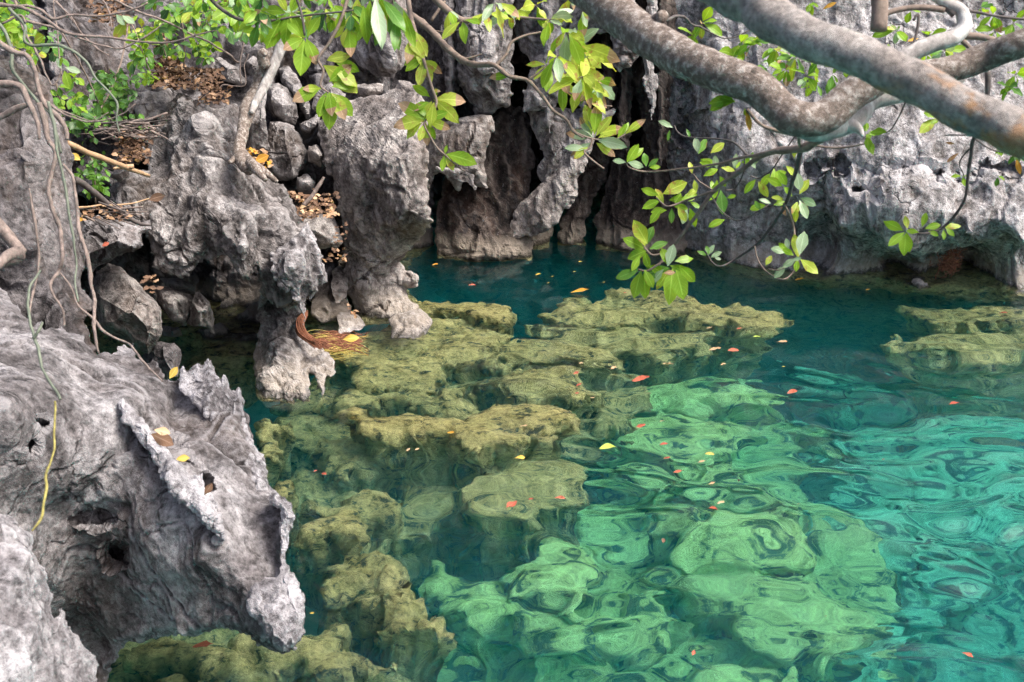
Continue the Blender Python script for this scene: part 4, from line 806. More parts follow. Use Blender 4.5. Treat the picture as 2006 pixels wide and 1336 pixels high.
tube(tw2, px([(1462, 215, 2.1), (1490, 245, 2.1), (1530, 258, 2.1), (1565, 262, 2.1)]), [.0035, .0035, .004, .004], 6, 0, 5, .003)
f2 = MB()
for (u, v, D_, L, n, mt) in [(1375, 45, 3.3, 42, 6, 'lg'), (1360, 70, 3.3, 34, 4, 'lg'), (1475, 80, 3.3, 40, 7, 'lg'), (1520, 95, 3.2, 42, 8, 'lg'), (1560, 110, 3.2, 42, 8, 'lm'), (1600, 120, 3.2, 42, 7, 'lg'), (1440, 110, 3.3, 40, 7, 'lg'), (1490, 125, 3.3, 40, 6, 'lm'),
        (1580, 150, 3.2, 40, 7, 'lg'), (1630, 145, 3.2, 38, 5, 'lm'), (1540, 135, 3.2, 40, 6, 'lg'), (1450, 85, 3.3, 36, 5, 'lm'), (1510, 150, 3.3, 34, 5, 'lm'), (1655, 130, 3.2, 36, 4, 'lg'), (1425, 135, 3.3, 30, 4, 'lp'), (1600, 165, 3.3, 30, 4, 'lm'),
        (1755, 60, 3.0, 42, 7, 'lg'), (1745, 95, 3.0, 36, 5, 'lg'), (1770, 120, 3.0, 36, 5, 'lm'), (1820, 70, 3.1, 40, 5, 'lg'), (1850, 100, 3.0, 38, 6, 'lg'), (1905, 105, 3.0, 38, 7, 'lg'), (1950, 60, 3.0, 36, 5, 'lg'), (1945, 30, 3.0, 36, 4, 'lg'), (1985, 45, 3.0, 34, 5, 'lm'), (1975, 90, 3.0, 36, 5, 'lg'), (1890, 75, 3.1, 30, 5, 'lm'),
        (1990, 145, 2.9, 42, 6, 'lg'), (1975, 170, 2.9, 34, 5, 'lm'), (1920, 15, 3.2, 30, 4, 'lm'), (1815, 105, 3.1, 34, 5, 'lm'), (1870, 130, 3.1, 32, 5, 'lg'), (1785, 20, 3.1, 26, 3, 'lg'), (1590, 5, 3.3, 30, 4, 'lg'),
        (1700, 262, 2.3, 34, 4, 'lg'), (1995, 300, 2.4, 34, 6, 'lm'), (1960, 290, 2.4, 26, 4, 'lg'), (1885, 345, 2.4, 24, 3, 'lg'), (1955, 345, 2.5, 24, 3, 'lm')]:
    cluster(f2, PD(u, v, D_), L / FPX * D_, n, mats=(mt, mt, 'lg', 'lm', 'lp', 'ly') if n > 5 else (mt, 'lg'), tw=tw2, tip=.06, wr=.48)
for a in [(1835, 232, 2.2, 215, 50), (1835, 230, 2.2, 160, 34), (1838, 228, 2.2, 100, 26), (1840, 235, 2.2, 200, 22), (1440, 198, 2.1, 178, 55), (1430, 196, 2.1, 200, 46), (1440, 200, 2.1, 160, 38), (1458, 212, 2.1, 290, 18),
          (1698, 265, 2.3, 20, 30), (1697, 270, 2.3, 300, 40), (1695, 258, 2.3, 110, 26), (1697, 258, 2.3, 80, 22),
          (1770, 452, 2.3, 150, 48), (1772, 455, 2.3, 215, 46), (1775, 456, 2.3, 262, 50), (1776, 455, 2.3, 285, 44), (1778, 448, 2.3, 100, 28), (1800, 455, 2.3, 165, 26), (1806, 445, 2.3, 80, 32), (1812, 448, 2.3, 20, 34), (1818, 452, 2.3, 335, 24), (1850, 445, 2.3, 10, 36), (1852, 446, 2.3, 320, 26), (1848, 450, 2.3, 270, 22)]:
    leaf_px(f2, a[0], a[1], a[2], a[3], a[4], rnd.choice(['lg', 'lg', 'ly', 'lg']), .45)
for a in [(1845, 240, 2.2, 60, 26, 'lo'), (1462, 215, 2.1, 285, 46, 'lo'), (1878, 300, 2.3, 215, 30, 'lb'), (1612, 18, 3.2, 30, 30, 'lo'), (1990, 310, 2.4, 290, 36, 'lo'), (1540, 150, 3.0, 270, 20, 'lb'), (1870, 282, 2.3, 160, 18, 'lb'), (1455, 120, 3.2, 200, 16, 'lo'), (1535, 122, 3.2, 200, 16, 'lo'), (1800, 75, 3, 190, 26, 'lo')]:
    leaf_px(f2, *a[:5], a[5], .3)
e = plant('tree_bough', 'pale speckled bent bough dipping behind the thick straight bough with white spurs and green leaves', 'bough', PD(2150, 20, 2.0), b2, tw2, f2)
b2w.build('limb', [M['barkw']], e)

# ---- hanging spray in the middle right
s3 = MB(); D = 2.6
tube(s3, px([(1625, 248, 2.2), (1598, 275, 2.3), (1566, 291, 2.4), (1500, 302, 2.6), (1450, 335, 2.7), (1400, 372, 2.8), (1370, 415, 2.85), (1340, 455, 2.9), (1312, 490, 2.95)]), [.011, .010, .009, .0065, .006, .0055, .005, .0045, .004], 8, 0, 6, .004, nodes=True)
tube(s3, px([(1566, 291, 2.4), (1500, 300, 2.55), (1440, 312, 2.7), (1400, 322, 2.8), (1340, 330, 2.9), (1270, 335, 3.0), (1235, 328, 3.0), (1226, 318, 3.0)]), [.005, .0045, .004, .0035, .003, .0025, .002, .0015], 6, 0, 6, .004)
tube(s3, px([(1568, 292, 2.4), (1555, 345, 2.5), (1540, 395, 2.6), (1520, 430, 2.7), (1490, 470, 2.8), (1440, 508, 2.9), (1412, 521, 2.9), (1396, 515, 2.9), (1386, 498, 2.9)]), [.006, .005, .0045, .004, .0035, .003, .002, .0018, .0015], 6, 1, 6, .005)
tube(s3, px([(1535, 398, 2.6), (1552, 440, 2.7), (1557, 480, 2.7), (1564, 505, 2.7), (1550, 535, 2.7), (1530, 547, 2.7), (1500, 530, 2.75), (1484, 505, 2.8), (1478, 482, 2.8)]), [.003, .003, .0025, .0025, .002, .002, .002, .002, .002], 6, 0, 6, .004)
tube(s3, px([(1564, 505, 2.7), (1530, 528, 2.7), (1505, 527, 2.72)]), .0015, 5, 0, 5)
tube(s3, px([(1462, 302, 2.65), (1440, 280, 2.7), (1410, 273, 2.8), (1350, 270, 2.9), (1328, 260, 2.95), (1320, 246, 3.0)]), [.003, .003, .0025, .002, .002, .0015], 6, 1, 6, .004)
tube(s3, px([(1396, 376, 2.8), (1370, 384, 2.85), (1340, 392, 2.9), (1310, 403, 2.9), (1295, 395, 2.95), (1285, 385, 2.95)]), [.004, .003, .003, .0025, .002, .002], 6, 0, 6, .004)
tube(s3, px([(1400, 378, 2.8), (1372, 358, 2.85), (1358, 340, 2.9)]), [.0025, .002, .0015], 5, 0, 5, .004)
tube(s3, px([(1390, 385, 2.8), (1420, 420, 2.75), (1450, 433, 2.7), (1490, 410, 2.65), (1505, 400, 2.65)]), [.002, .0015, .0015, .0015, .001], 5, 1, 5, .006)
tube(s3, px([(1560, 262, 2.4), (1520, 325, 2.6), (1490, 348, 2.7), (1470, 345, 2.7)]), .0018, 5, 1, 5, .006)
tube(s3, px([(1460, 305, 2.7), (1455, 340, 2.75), (1440, 370, 2.8), (1420, 375, 2.8)]), .002, 5, 1, 5, .006)
tube(s3, px([(1313, 488, 2.95), (1300, 505, 2.95), (1290, 520, 2.95)]), .003, 6, 0, 4)
tube(s3, px([(1312, 490, 2.95), (1280, 500, 2.95), (1262, 485, 2.95)]), .003, 6, 0, 4)
tube(s3, px([(1300, 510, 2.95), (1270, 530, 2.95), (1250, 528, 2.95)]), .003, 6, 0, 4)
tube(s3, px([(1565, 262, 2.3), (1566, 280, 2.35), (1570, 292, 2.4)]), .004, 6, 0, 4)
tube(s3, px([(1575, 282, 2.4), (1640, 290, 2.4), (1700, 280, 2.35), (1695, 270, 2.3)]), [.003, .0025, .002, .0015], 6, 0, 5, .003)
f3 = MB()
LEAVES3 = """1312 525 190 60|1312 528 235 50|1318 525 262 80|1325 528 285 66|1330 520 320 52|1322 512 15 44|1310 520 110 40|1308 522 75 50|1300 528 225 40|1312 520 340 46|1268 490 200 46|1262 487 150 50|1264 483 105 48|1266 480 70 44|1268 478 120 60|1272 488 25 42|1262 492 285 40|1254 500 240 38|1250 530 195 50|1256 530 255 60|1262 535 275 55|1250 526 215 30|1262 528 300 44|1270 520 340 40
1226 318 165 28|1228 318 60 46|1230 318 350 36|1266 326 95 32|1270 326 40 26|1272 328 10 26|1368 300 100 34|1368 302 65 38|1392 300 40 36|1372 312 340 34|1370 318 355 30|1356 340 100 28|1360 352 280 26|1378 345 30 34|1404 330 100 28|1412 328 350 30|1405 352 260 34|1410 345 300 26|1438 330 85 32|1442 330 60 20|1465 325 40 34|1470 322 80 26|1452 318 10 36
1290 383 155 40|1294 392 200 42|1300 398 120 36|1298 380 30 60|1310 392 10 36|1318 402 350 34|1322 398 60 26|1335 392 25 38|1345 385 40 30|1352 395 330 26|1316 408 270 32|1328 405 300 36|1296 408 230 40|1306 412 180 34|1352 408 290 42|1346 410 250 34|1412 372 275 52|1408 368 230 34|1400 378 100 30|1424 388 20 20|1420 430 200 38
1516 330 270 42|1508 340 235 34|1524 335 300 36|1540 325 320 30|1480 352 230 36|1486 355 300 40|1500 348 340 40|1512 345 20 36|1480 330 120 26|1560 335 280 42|1556 310 90 26|1566 380 60 36|1568 388 340 38|1566 392 290 44|1562 395 250 36|1552 385 130 28|1500 402 190 34|1510 398 160 28|1490 412 120 24|1515 402 20 30|1535 390 165 26|1560 408 270 30
1388 498 100 20|1386 500 60 26|1392 504 30 26|1384 500 150 22|1400 505 350 14|1564 505 100 50|1566 500 75 56|1568 508 320 48|1562 508 260 28|1560 506 210 34|1555 500 150 30|1548 498 130 34|1540 520 225 36|1545 488 100 24|1538 495 160 34|1552 510 20 20|1500 520 60 26"""
for row in LEAVES3.split('\n'):
    for it in row.split('|'):
        u, v, a, L = map(float, it.split()); D_ = 2.95 - .3 * min(1, max(0, (u - 1320) / 250))
        leaf_px(f3, u, v, D_ + rnd.uniform(-.05, .05), a, L, rnd.choice(['lg', 'lg', 'lg', 'ly', 'lm', 'lp']), .46, droop=.15)
for a in [(1300, 535, 2.95, 10, 28, 'lb'), (1530, 405, 2.65, 300, 22, 'lb'), (1345, 252, 3.0, 290, 22, 'lm'), (1318, 250, 3.0, 150, 34, 'lp'), (1312, 255, 3.0, 260, 22, 'lm'), (1232, 318, 3.0, 50, 48, 'lg')]:
    leaf_px(f3, *a[:5], a[5], .35)
plant('tree_branch', 'grey twiggy branch hanging from the bent bough with fresh green leaves over the dark inlet', 'branch', PD(1625, 248, 2.2), None, s3, f3)

# ---- yellowing branch in the top middle
s4 = MB()
tube(s4, px([(700, -60, 3.4), (740, 10, 3.3), (800, 26, 3.25), (845, 60, 3.2), (875, 92, 3.15), (905, 116, 3.1), (935, 127, 3.05), (970, 128, 3.0), (1000, 148, 3.0), (1035, 157, 3.0), (1062, 188, 3.0), (1086, 218, 3.0), (1112, 235, 3.0), (1124, 256, 3.0), (1145, 270, 3.0)]), [.012, .012, .011, .010, .0095, .009, .008, .0065, .0055, .005, .0045, .004, .004, .0035, .003], 8, 0, 6, .005, nodes=True)
tube(s4, px([(820, -40, 3.1), (870, 12, 3.1), (905, 38, 3.1), (960, 30, 3.1), (1030, 34, 3.05), (1075, 38, 3.0)]), [.012, .011, .009, .005, .004, .003], 8, 0, 6, .005)
tube(s4, px([(972, 128, 3.0), (992, 108, 3.0), (1002, 85, 3.0), (1030, 70, 3.0), (1060, 62, 3.0)]), [.005, .0045, .004, .0035, .003], 6, 0, 6, .004)
tube(s4, px([(1112, 235, 3.0), (1128, 258, 3.0), (1165, 272, 3.0), (1205, 272, 3.0), (1225, 262, 3.0)]), [.003, .003, .0025, .002, .002], 6, 0, 6, .003)
tube(s4, px([(1162, 272, 3.0), (1155, 290, 3.0), (1145, 298, 3.0), (1162, 315, 3.0), (1182, 330, 3.0)]), [.003, .003, .0028, .0025, .0025], 6, 0, 6, .003)
tube(s4, px([(1035, 155, 3.0), (1052, 145, 3.0), (1070, 130, 3.0)]), .003, 6, 0, 4)
tube(s4, px([(1090, 168, 3.0), (1130, 190, 3.0), (1170, 205, 3.0), (1200, 208, 3.0)]), [.003, .0025, .002, .0015], 6, 0, 5, .003)
tube(s4, px([(905, 116, 3.1), (925, 112, 3.1), (945, 105, 3.1)]), [.004, .003, .002], 6, 0, 4)
tube(s4, px([(845, 40, 3.2), (860, 18, 3.2), (872, 2, 3.2)]), [.005, .0045, .004], 6, 0, 4)
tube(s4, px([(838, 58, 3.2), (870, 62, 3.2), (905, 58, 3.15)]), .002, 5, 0, 4)
f4 = MB()
YM = ('ly', 'ly', 'lg', 'ly', 'lp')
for (u, v, L, n, dr) in [(1075, 40, 62, 8, .5), (1110, 60, 66, 8, .5), (1120, 100, 66, 8, .5), (1090, 110, 60, 7, .5), (1150, 110, 60, 7, .5), (1140, 150, 62, 7, .4), (1100, 150, 60, 8, .4), (1170, 160, 56, 6, .3), (1000, 20, 66, 6, .5), (1050, 10, 60, 6, .5), (950, 25, 50, 5, .5), (1140, 20, 50, 5, .4),
                         (905, 40, 56, 4, .6), (970, 5, 60, 5, .5), (1135, 185, 40, 4, .3), (1120, -10, 60, 5, .3), (880, 20, 46, 3, .5)]:
    cluster(f4, PD(u, v, 3.0 + rnd.uniform(-.15, .15)), L / FPX * 3, n, axis=(rnd.uniform(-.2, .9), -.3, -.5), mats=YM, droop=dr, tip=.22, tw=s4, wr=.36, spread=(25, 85))
for it in """1162 270 160 62|1160 268 115 56|1164 264 85 66|1168 266 55 52|1172 270 35 60|1170 274 350 66|1168 280 330 50|1158 280 205 50|1150 292 170 48|1152 288 215 40|1160 262 100 74|1225 262 40 52|1222 262 70 30|1210 270 60 36|1172 262 20 62|1000 148 175 48|1070 128 225 40|1078 128 260 60|1085 128 300 70|1068 126 170 44|1120 145 320 74|1140 160 320 76|1150 178 310 66|1140 90 340 90|1130 130 330 86""".split('|'):
    u, v, a, L = map(float, it.split()); leaf_px(f4, u, v, 3.0, a, L, rnd.choice(YM), .36, tip=rnd.random() < .45)
plant('tree_branch', 'knobbly branch with yellowing brown tipped leaves hanging in the top middle', 'branch', PD(700, -60, 3.4), None, s4, f4)

# ---- side branch above the pillar
s5 = MB(); f5 = MB()
tube(s5, px([(795, -40, 3.2), (803, 20, 3.15), (812, 60, 3.1), (822, 95, 3.05), (830, 118, 3.0), (836, 140, 3.0), (846, 172, 3.0), (855, 200, 3.0), (846, 222, 3.0), (832, 242, 3.0), (845, 270, 3.0), (858, 290, 3.0), (872, 303, 3.0)]), [.008, .0075, .007, .006, .005, .0045, .0045, .004, .0035, .003, .0028, .0025, .002], 7, 0, 6, .003)
tube(s5, px([(872, 303, 3.0), (895, 325, 3.0), (912, 336, 3.0)]), .002, 5, 0, 4)
for it in """828 112 190 44|828 114 210 46|830 118 330 50|832 118 255 56|830 116 120 56|834 122 290 44|845 178 5 20|852 195 8 66|850 195 325 72|846 198 240 48|850 200 262 56|842 190 140 44|856 190 100 22|835 235 165 60|830 236 185 66|828 240 215 50|832 242 250 40|834 240 275 48|838 238 350 52|836 232 120 40|836 236 30 48|832 234 140 66|838 242 300 36|840 200 200 40|872 302 80 20|874 302 350 70|874 304 300 36|870 304 262 34|824 98 160 40|815 70 250 66|818 80 280 56|812 60 300 60|806 40 200 50""".split('|'):
    u, v, a, L = map(float, it.split()); leaf_px(f5, u, v, 3.0, a, L, rnd.choice(['lg', 'ly', 'lg', 'ly']), .42, tip=rnd.random() < .4, droop=.3)
plant('tree_branch', 'slender drooping branch with notched green leaves in front of the pale pillar', 'branch', PD(795, -40, 3.2), None, s5, f5)
# ---- leafy branch top left of the middle
s6 = MB(); f6 = MB()
tube(s6, px([(690, -50, 3.0), (672, 30, 3.0), (652, 75, 3.0), (628, 108, 3.0), (624, 120, 3.0), (634, 140, 3.0), (628, 168, 3.0), (645, 182, 3.0)]), [.006, .005, .0045, .004, .004, .0035, .003, .0025], 7, 0, 6, .003)
tube(s6, px([(560, -60, 3.0), (590, 20, 3.0), (598, 70, 3.0)]), [.005, .004, .003], 6, 1, 6, .004)
tube(s6, px([(380, -40, 3.1), (450, 30, 3.05), (520, 40, 3.0), (600, 30, 3.0), (700, 20, 3.0)]), [.006, .005, .004, .003, .003], 6, 1, 6, .006)
tube(s6, px([(608, 188, 3.0), (628, 188, 3.0), (650, 190, 3.0)]), .0015, 5, 0, 4)
for it in """595 76 205 50|596 78 262 76|600 76 295 58|592 74 170 42|590 72 130 40|602 72 60 50|628 172 200 66|630 174 175 40|645 180 280 56|648 182 320 66|650 182 300 62|650 170 20 56|645 160 45 62|634 128 330 90|655 120 350 56|640 118 20 50|648 185 265 74|640 180 250 56|655 135 330 60|560 30 215 80|555 32 235 76|566 28 260 66|560 25 160 60|570 22 300 60|680 55 255 40|684 58 275 60|682 55 300 40|676 50 215 36|700 -5 270 50|672 20 250 50""".split('|'):
    u, v, a, L = map(float, it.split()); leaf_px(f6, u, v, 3.0, a, L, rnd.choice(['lg', 'lg', 'ly']), .46, tip=rnd.random() < .3, droop=.3)
for it in """740 -10 300 110|735 -5 280 120|750 0 310 90|745 10 260 80|725 0 262 90|762 15 285 90|770 0 300 90|712 10 275 80|730 30 300 60|775 40 270 70|790 20 290 80|755 40 245 60""".split('|'):
    u, v, a, L = map(float, it.split()); leaf_px(f6, u, v, 2.7, a, L, rnd.choice(['lg', 'lg', 'lm', 'lp']), .30, droop=.3)
for k in range(62):
    u = rnd.uniform(370, 730); v = rnd.uniform(-50, 62) - (30 if u < 470 else 0)
    cluster(f6, PD(u, v, rnd.uniform(2.9, 3.7)), rnd.uniform(28, 50) / FPX * 3.1, rnd.choice([4, 5, 6]), axis=(rnd.uniform(-.6, .6), -.3, -.7), mats=('lg', 'lm', 'lg', 'lm', 'ld', 'ly', 'lp'), droop=.4, tip=.06, tw=s6, wr=.46, spread=(20, 80))
plant('tree_branch', 'dense leafy branch of broad green leaves hanging from the top edge above the slanting trunk', 'branch', PD(690, -50, 3.0), None, s6, f6)

# ---- slanting trunk growing on the outcrop
tr = MB()
tube(tr, px([(590, -60, 5.9), (562, 20, 5.95), (545, 70, 6.0), (525, 125, 6.0), (505, 175, 6.0), (488, 215, 5.95), (478, 245, 5.9), (473, 275, 5.85), (470, 300, 5.8), (478, 318, 5.75), (490, 335, 5.7)]), [.052, .052, .05, .05, .048, .045, .036, .033, .036, .042, .03], 18, 0, 8, .01, .14, 8)
tube(tr, px([(470, 295, 5.82), (492, 318, 5.72), (515, 335, 5.65), (542, 358, 5.65)]), [.03, .026, .022, .012], 10, 0, 6, .006, .15, 3)
tube(tr, px([(468, 298, 5.82), (458, 312, 5.75), (450, 318, 5.72)]), [.028, .02, .01], 10, 0, 6, .006, .15, 3)
tube(tr, px([(492, 318, 5.7), (505, 335, 5.62), (520, 355, 5.58)]), [.03, .024, .012], 10, 0, 6, .006, .15, 3)
tube(tr, px([(520, 130, 5.92), (512, 108, 5.88), (518, 100, 5.86)]), [.03, .026, .022], 10, 0, 5, .003, .15, 3)
trl = MB()
tube(trl, px([(560, 60, 5.93), (540, 118, 5.95), (522, 160, 5.95), (505, 195, 5.92), (492, 222, 5.88)]), [.024, .028, .026, .022, .012], 12, 0, 8, .006, .3, 12)
e = plant('tree', 'slanting lichen white trunk rooted on top of the large grey outcrop', 'tree', PD(470, 330, 5.8), tr, limbm=[M['bark']], limbname='trunk'); trl.build('lichen', [M['barkw']], e)

# ---- undergrowth: ivy leaves, saplings
def thicket(name, label, cat, areas, stems, base, seed, mats=('ld', 'ld', 'lm'), group=None):
    global rnd
    rnd = random.Random(seed); f = MB(); tw = MB()
    for (u0, v0, u1, v1, D0, D1, n, L, k) in areas:
        for i in range(n):
            u, v = rnd.uniform(u0, u1), rnd.uniform(v0, v1); D_ = rnd.uniform(D0, D1)
            cluster(f, PD(u, v, D_), L / FPX * D_ * rnd.uniform(.7, 1.15), rnd.choice([2, 3, 4]), axis=(rnd.uniform(-.8, .8), -.5, rnd.uniform(-.9, .1)), mats=k or mats, droop=.3, tw=tw, wr=.62, spread=(30, 95), faceup=.5)
    for st in stems: tube(tw, px(st[0]), st[1], 6, 0, 5, .008)
    return plant(name, label, cat, base, None, tw, f, group=group)
thicket('ivy', 'dark green ivy with broad leaves spreading over the furrowed rock face', 'ivy', [(150, 175, 275, 250, 5.6, 6.0, 34, 27, None), (190, 120, 260, 200, 5.7, 6.1, 24, 24, None), (210, 150, 280, 190, 5.6, 5.9, 10, 24, ('lm', 'ld')), (85, 65, 130, 110, 5.0, 5.6, 10, 26, None)],
        [([(250, 40, 6.1), (240, 110, 5.9), (215, 180, 5.8), (180, 240, 5.7)], .005), ([(120, 60, 5.5), (170, 150, 5.7), (200, 220, 5.8)], .004)], PD(180, 250, 5.8), 11)
thicket('fern', 'soft light green fern fronds hanging beside the leaf litter ledge', 'fern', [(262, 60, 290, 120, 5.9, 6.2, 18, 20, ('lm', 'lg')), (270, 100, 308, 160, 5.9, 6.2, 22, 18, ('lm', 'lg')), (255, 50, 280, 80, 6, 6.2, 8, 20, ('ly', 'lm'))], [([(255, 40, 6.1), (275, 90, 6.0), (300, 155, 6.0)], .004)], PD(255, 40, 6.1), 12)
thicket('shrub', 'bright green shrub behind the tangle of vines in the top left corner', 'shrub', [(-20, -20, 60, 60, 3.9, 4.6, 34, 30, ('lg', 'lm', 'lg')), (20, 40, 75, 110, 4.1, 4.7, 22, 28, ('lg', 'lm', 'ly')), (-20, 10, 20, 60, 4, 4.5, 10, 30, ('ly', 'lg'))],
        [([(10, -40, 4.4), (40, 30, 4.4), (60, 100, 4.5), (80, 150, 4.6)], .006), ([(60, -40, 4.4), (30, 40, 4.4), (10, 90, 4.4)], .005)], PD(80, 150, 4.6), 13)
thicket('sapling', 'young plant with bright leaves growing right of the vine curtain', 'sapling', [(95, 150, 150, 220, 4.5, 5.0, 18, 26, ('lm', 'lg')), (150, 190, 200, 240, 4.9, 5.3, 8, 24, ('lm', 'ld')), (135, 215, 200, 280, 5.0, 5.3, 12, 24, ('lm', 'ld'))], [([(120, 290, 5.0), (125, 230, 4.9), (110, 160, 4.8)], .004)], PD(120, 290, 5.0), 14)
thicket('sapling', 'low spray of dark green leaves under the tan dead stem', 'sapling', [(158, 305, 205, 345, 4.9, 5.2, 12, 22, ('lm', 'ld')), (170, 335, 212, 378, 4.9, 5.2, 13, 22, ('lm',))], [([(190, 400, 5.1), (186, 360, 5.05), (180, 310, 5.0)], .004)], PD(190, 400, 5.1), 15)
thicket('sapling', 'green plant with small leaves on the ledge behind the heap of leaf litter', 'sapling', [(310, 62, 420, 112, 6.1, 6.5, 26, 26, ('lm', 'lg', 'ld')), (300, 0, 470, 60, 5.4, 6.2, 50, 30, ('lm', 'lg', 'ld'))], [([(360, 130, 6.4), (362, 80, 6.3), (350, 20, 6.2)], .005), ([(330, 120, 6.3), (310, 60, 6.2)], .004)], PD(360, 130, 6.4), 16)
rnd = random.Random(77)
def lone_leaves(lst, mb): 
    for it in lst.split('|'):
        a = it.split(); leaf_px(mb, float(a[0]), float(a[1]), float(a[2]), float(a[3]), float(a[4]), a[5], .42, droop=.05)

# ---- bare vines and hanging roots
def vine(label, pts, rad, m='vine', nodes=False, jit=.012, leaves=None, extra=()):
    rad = [r * .8 for r in rad]
    mb = MB(); tube(mb, px(pts), rad, 8, 0, 7, jit, .28, len(label), nodes=nodes)
    for ep, er in extra: tube(mb, px(ep), er, 7, 0, 6, jit * .6, .1, 3)
    if leaves is None:
        o = mk('vine', mb.v, mb.f, [M[m]]); tag(o, label, 'vine', 'bare vines and hanging roots'); return o
    e = empty('vine', px(pts)[0]); tag(e, label, 'vine', 'bare vines and hanging roots'); mb.build('stem', [M[m]], e)
    f = MB(); lone_leaves(leaves, f); f.build('foliage', LM, e); return e
vine('long reddish bare shoot sweeping right across the top of the ivy', [(-40, 5, 3.1), (20, 8, 3.1), (60, 25, 3.1), (100, 48, 3.1), (140, 72, 3.1), (200, 76, 3.1), (270, 84, 3.1), (330, 82, 3.1), (380, 72, 3.1), (425, 62, 3.1)], [.007, .007, .0065, .006, .005, .0045, .004, .0035, .003, .0025], nodes=True, leaves="246 42 3.1 230 46 ly|240 30 3.1 325 38 lp|270 30 3.1 230 20 lg|228 28 3.1 310 34 lp")
vine('reddish bare shoot arching level below the top edge', [(20, 22, 3.2), (50, 12, 3.2), (80, 18, 3.2), (105, 38, 3.2), (135, 30, 3.2), (180, 30, 3.2), (230, 27, 3.2), (265, 18, 3.2), (290, 5, 3.2)], [.005, .005, .0045, .0045, .004, .004, .0035, .003, .0025], nodes=True)
vine('reddish bare shoot curving up to the right below the long one', [(35, 40, 3.2), (80, 50, 3.2), (120, 62, 3.2), (160, 78, 3.2), (200, 88, 3.2), (235, 97, 3.2), (265, 84, 3.2), (300, 60, 3.2), (320, 42, 3.2)], [.005, .0045, .0045, .004, .0035, .003, .003, .0025, .002], nodes=True)
vine('thin reddish shoot ending in an upturned tip above the dead twigs', [(70, 180, 3.2), (100, 210, 3.2), (130, 226, 3.2), (170, 236, 3.2), (205, 234, 3.2), (235, 222, 3.2), (262, 202, 3.2)], [.005, .0045, .004, .0035, .003, .0025, .002], nodes=True)
vine('short thin shoot just above the upturned one', [(75, 195, 3.25), (110, 215, 3.25), (150, 230, 3.25), (185, 234, 3.25), (215, 218, 3.25)], [.004, .0035, .003, .0025, .002], nodes=True)
vine('smooth dark grey green stem bending down in front of the ivy', [(15, 10, 3.0), (48, 45, 3.0), (50, 80, 3.0), (90, 90, 3.0), (132, 97, 3.0), (170, 122, 3.0), (192, 158, 3.0), (228, 198, 3.0), (226, 235, 3.0), (230, 262, 3.0)], [.006, .006, .0055, .005, .005, .0045, .0042, .004, .0025, .002], 'vineg')
vine('thick pale brown vine hanging past the top of the dark rock wall', [(-40, 60, 2.9), (10, 90, 2.9), (30, 100, 2.9), (52, 105, 2.9), (68, 135, 2.9), (75, 165, 2.9), (85, 200, 2.9), (105, 222, 2.9), (125, 248, 2.9), (128, 275, 2.9)], [.012, .012, .011, .010, .009, .0085, .008, .008, .008, .007])
vine('grey vine running beside the thick pale brown one', [(-30, 20, 2.95), (5, 60, 2.95), (22, 105, 2.95), (28, 140, 2.95), (50, 170, 2.95), (75, 200, 2.95), (98, 225, 2.95), (108, 262, 2.95), (118, 300, 2.95)], [.007, .007, .007, .0065, .006, .0055, .005, .0045, .004], 'vineg')
vine('arched pale root looping over the top of the dark rock wall', [(-30, 170, 2.8), (10, 165, 2.8), (40, 175, 2.8), (55, 200, 2.8), (68, 225, 2.8), (80, 250, 2.8), (82, 275, 2.8)], [.012, .011, .010, .009, .008, .006, .004])
vine('knotted brown root hanging straight down the middle of the dark rock wall', [(75, 205, 2.9), (85, 240, 2.9), (92, 275, 2.9), (105, 300, 2.9), (103, 340, 2.9), (97, 380, 2.9), (106, 420, 2.9), (115, 450, 2.9), (120, 500, 2.85), (114, 530, 2.85), (96, 552, 2.8), (105, 580, 2.8), (120, 605, 2.8), (127, 640, 2.8)], [.009, .009, .008, .008, .007, .007, .0075, .008, .0065, .006, .005, .004, .004, .003], nodes=True)
vine('thin pale root left of the knotted brown one', [(60, 370, 2.8), (66, 400, 2.8), (70, 430, 2.8), (73, 480, 2.8), (74, 530, 2.8), (66, 570, 2.8), (60, 620, 2.75)], [.002, .003, .004, .0045, .004, .004, .003], nodes=True)
vine('long smooth green grey stem hanging beside the knotted root', [(95, 200, 2.75), (108, 250, 2.75), (114, 300, 2.75), (122, 345, 2.75), (130, 390, 2.75), (136, 440, 2.75), (138, 490, 2.75), (144, 530, 2.75), (150, 590, 2.7)], [.005, .005, .0045, .0045, .004, .004, .0035, .0035, .003], 'vineg')
vine('brown knobbly root ending on the crest of the foreground rock', [(122, 318, 2.8), (140, 340, 2.8), (146, 370, 2.8), (155, 420, 2.8), (160, 460, 2.8), (170, 500, 2.8), (180, 560, 2.8), (186, 600, 2.75), (183, 640, 2.7), (194, 690, 2.7)], [.004, .005, .005, .006, .006, .006, .0055, .005, .0045, .003], nodes=True)
vine('green stem climbing from the foreground rock crest and turning yellow', [(74, 530, 2.6), (60, 570, 2.55), (57, 620, 2.5), (65, 665, 2.45), (82, 720, 2.4), (98, 755, 2.35), (114, 785, 2.3)], [.004, .004, .004, .004, .0038, .0035, .0035], 'vineg', extra=[([(65, 665, 2.45), (75, 648, 2.45), (82, 632, 2.47)], [.004, .0035, .003])])
vine('limp yellow stem end hanging down the face of the foreground rock', [(114, 785, 2.3), (113, 830, 2.25), (106, 880, 2.2), (92, 945, 2.1), (82, 985, 2.05), (79, 1018, 2.0), (62, 1040, 1.98)], [.0035, .0035, .0035, .0035, .0032, .003, .002], 'viney')
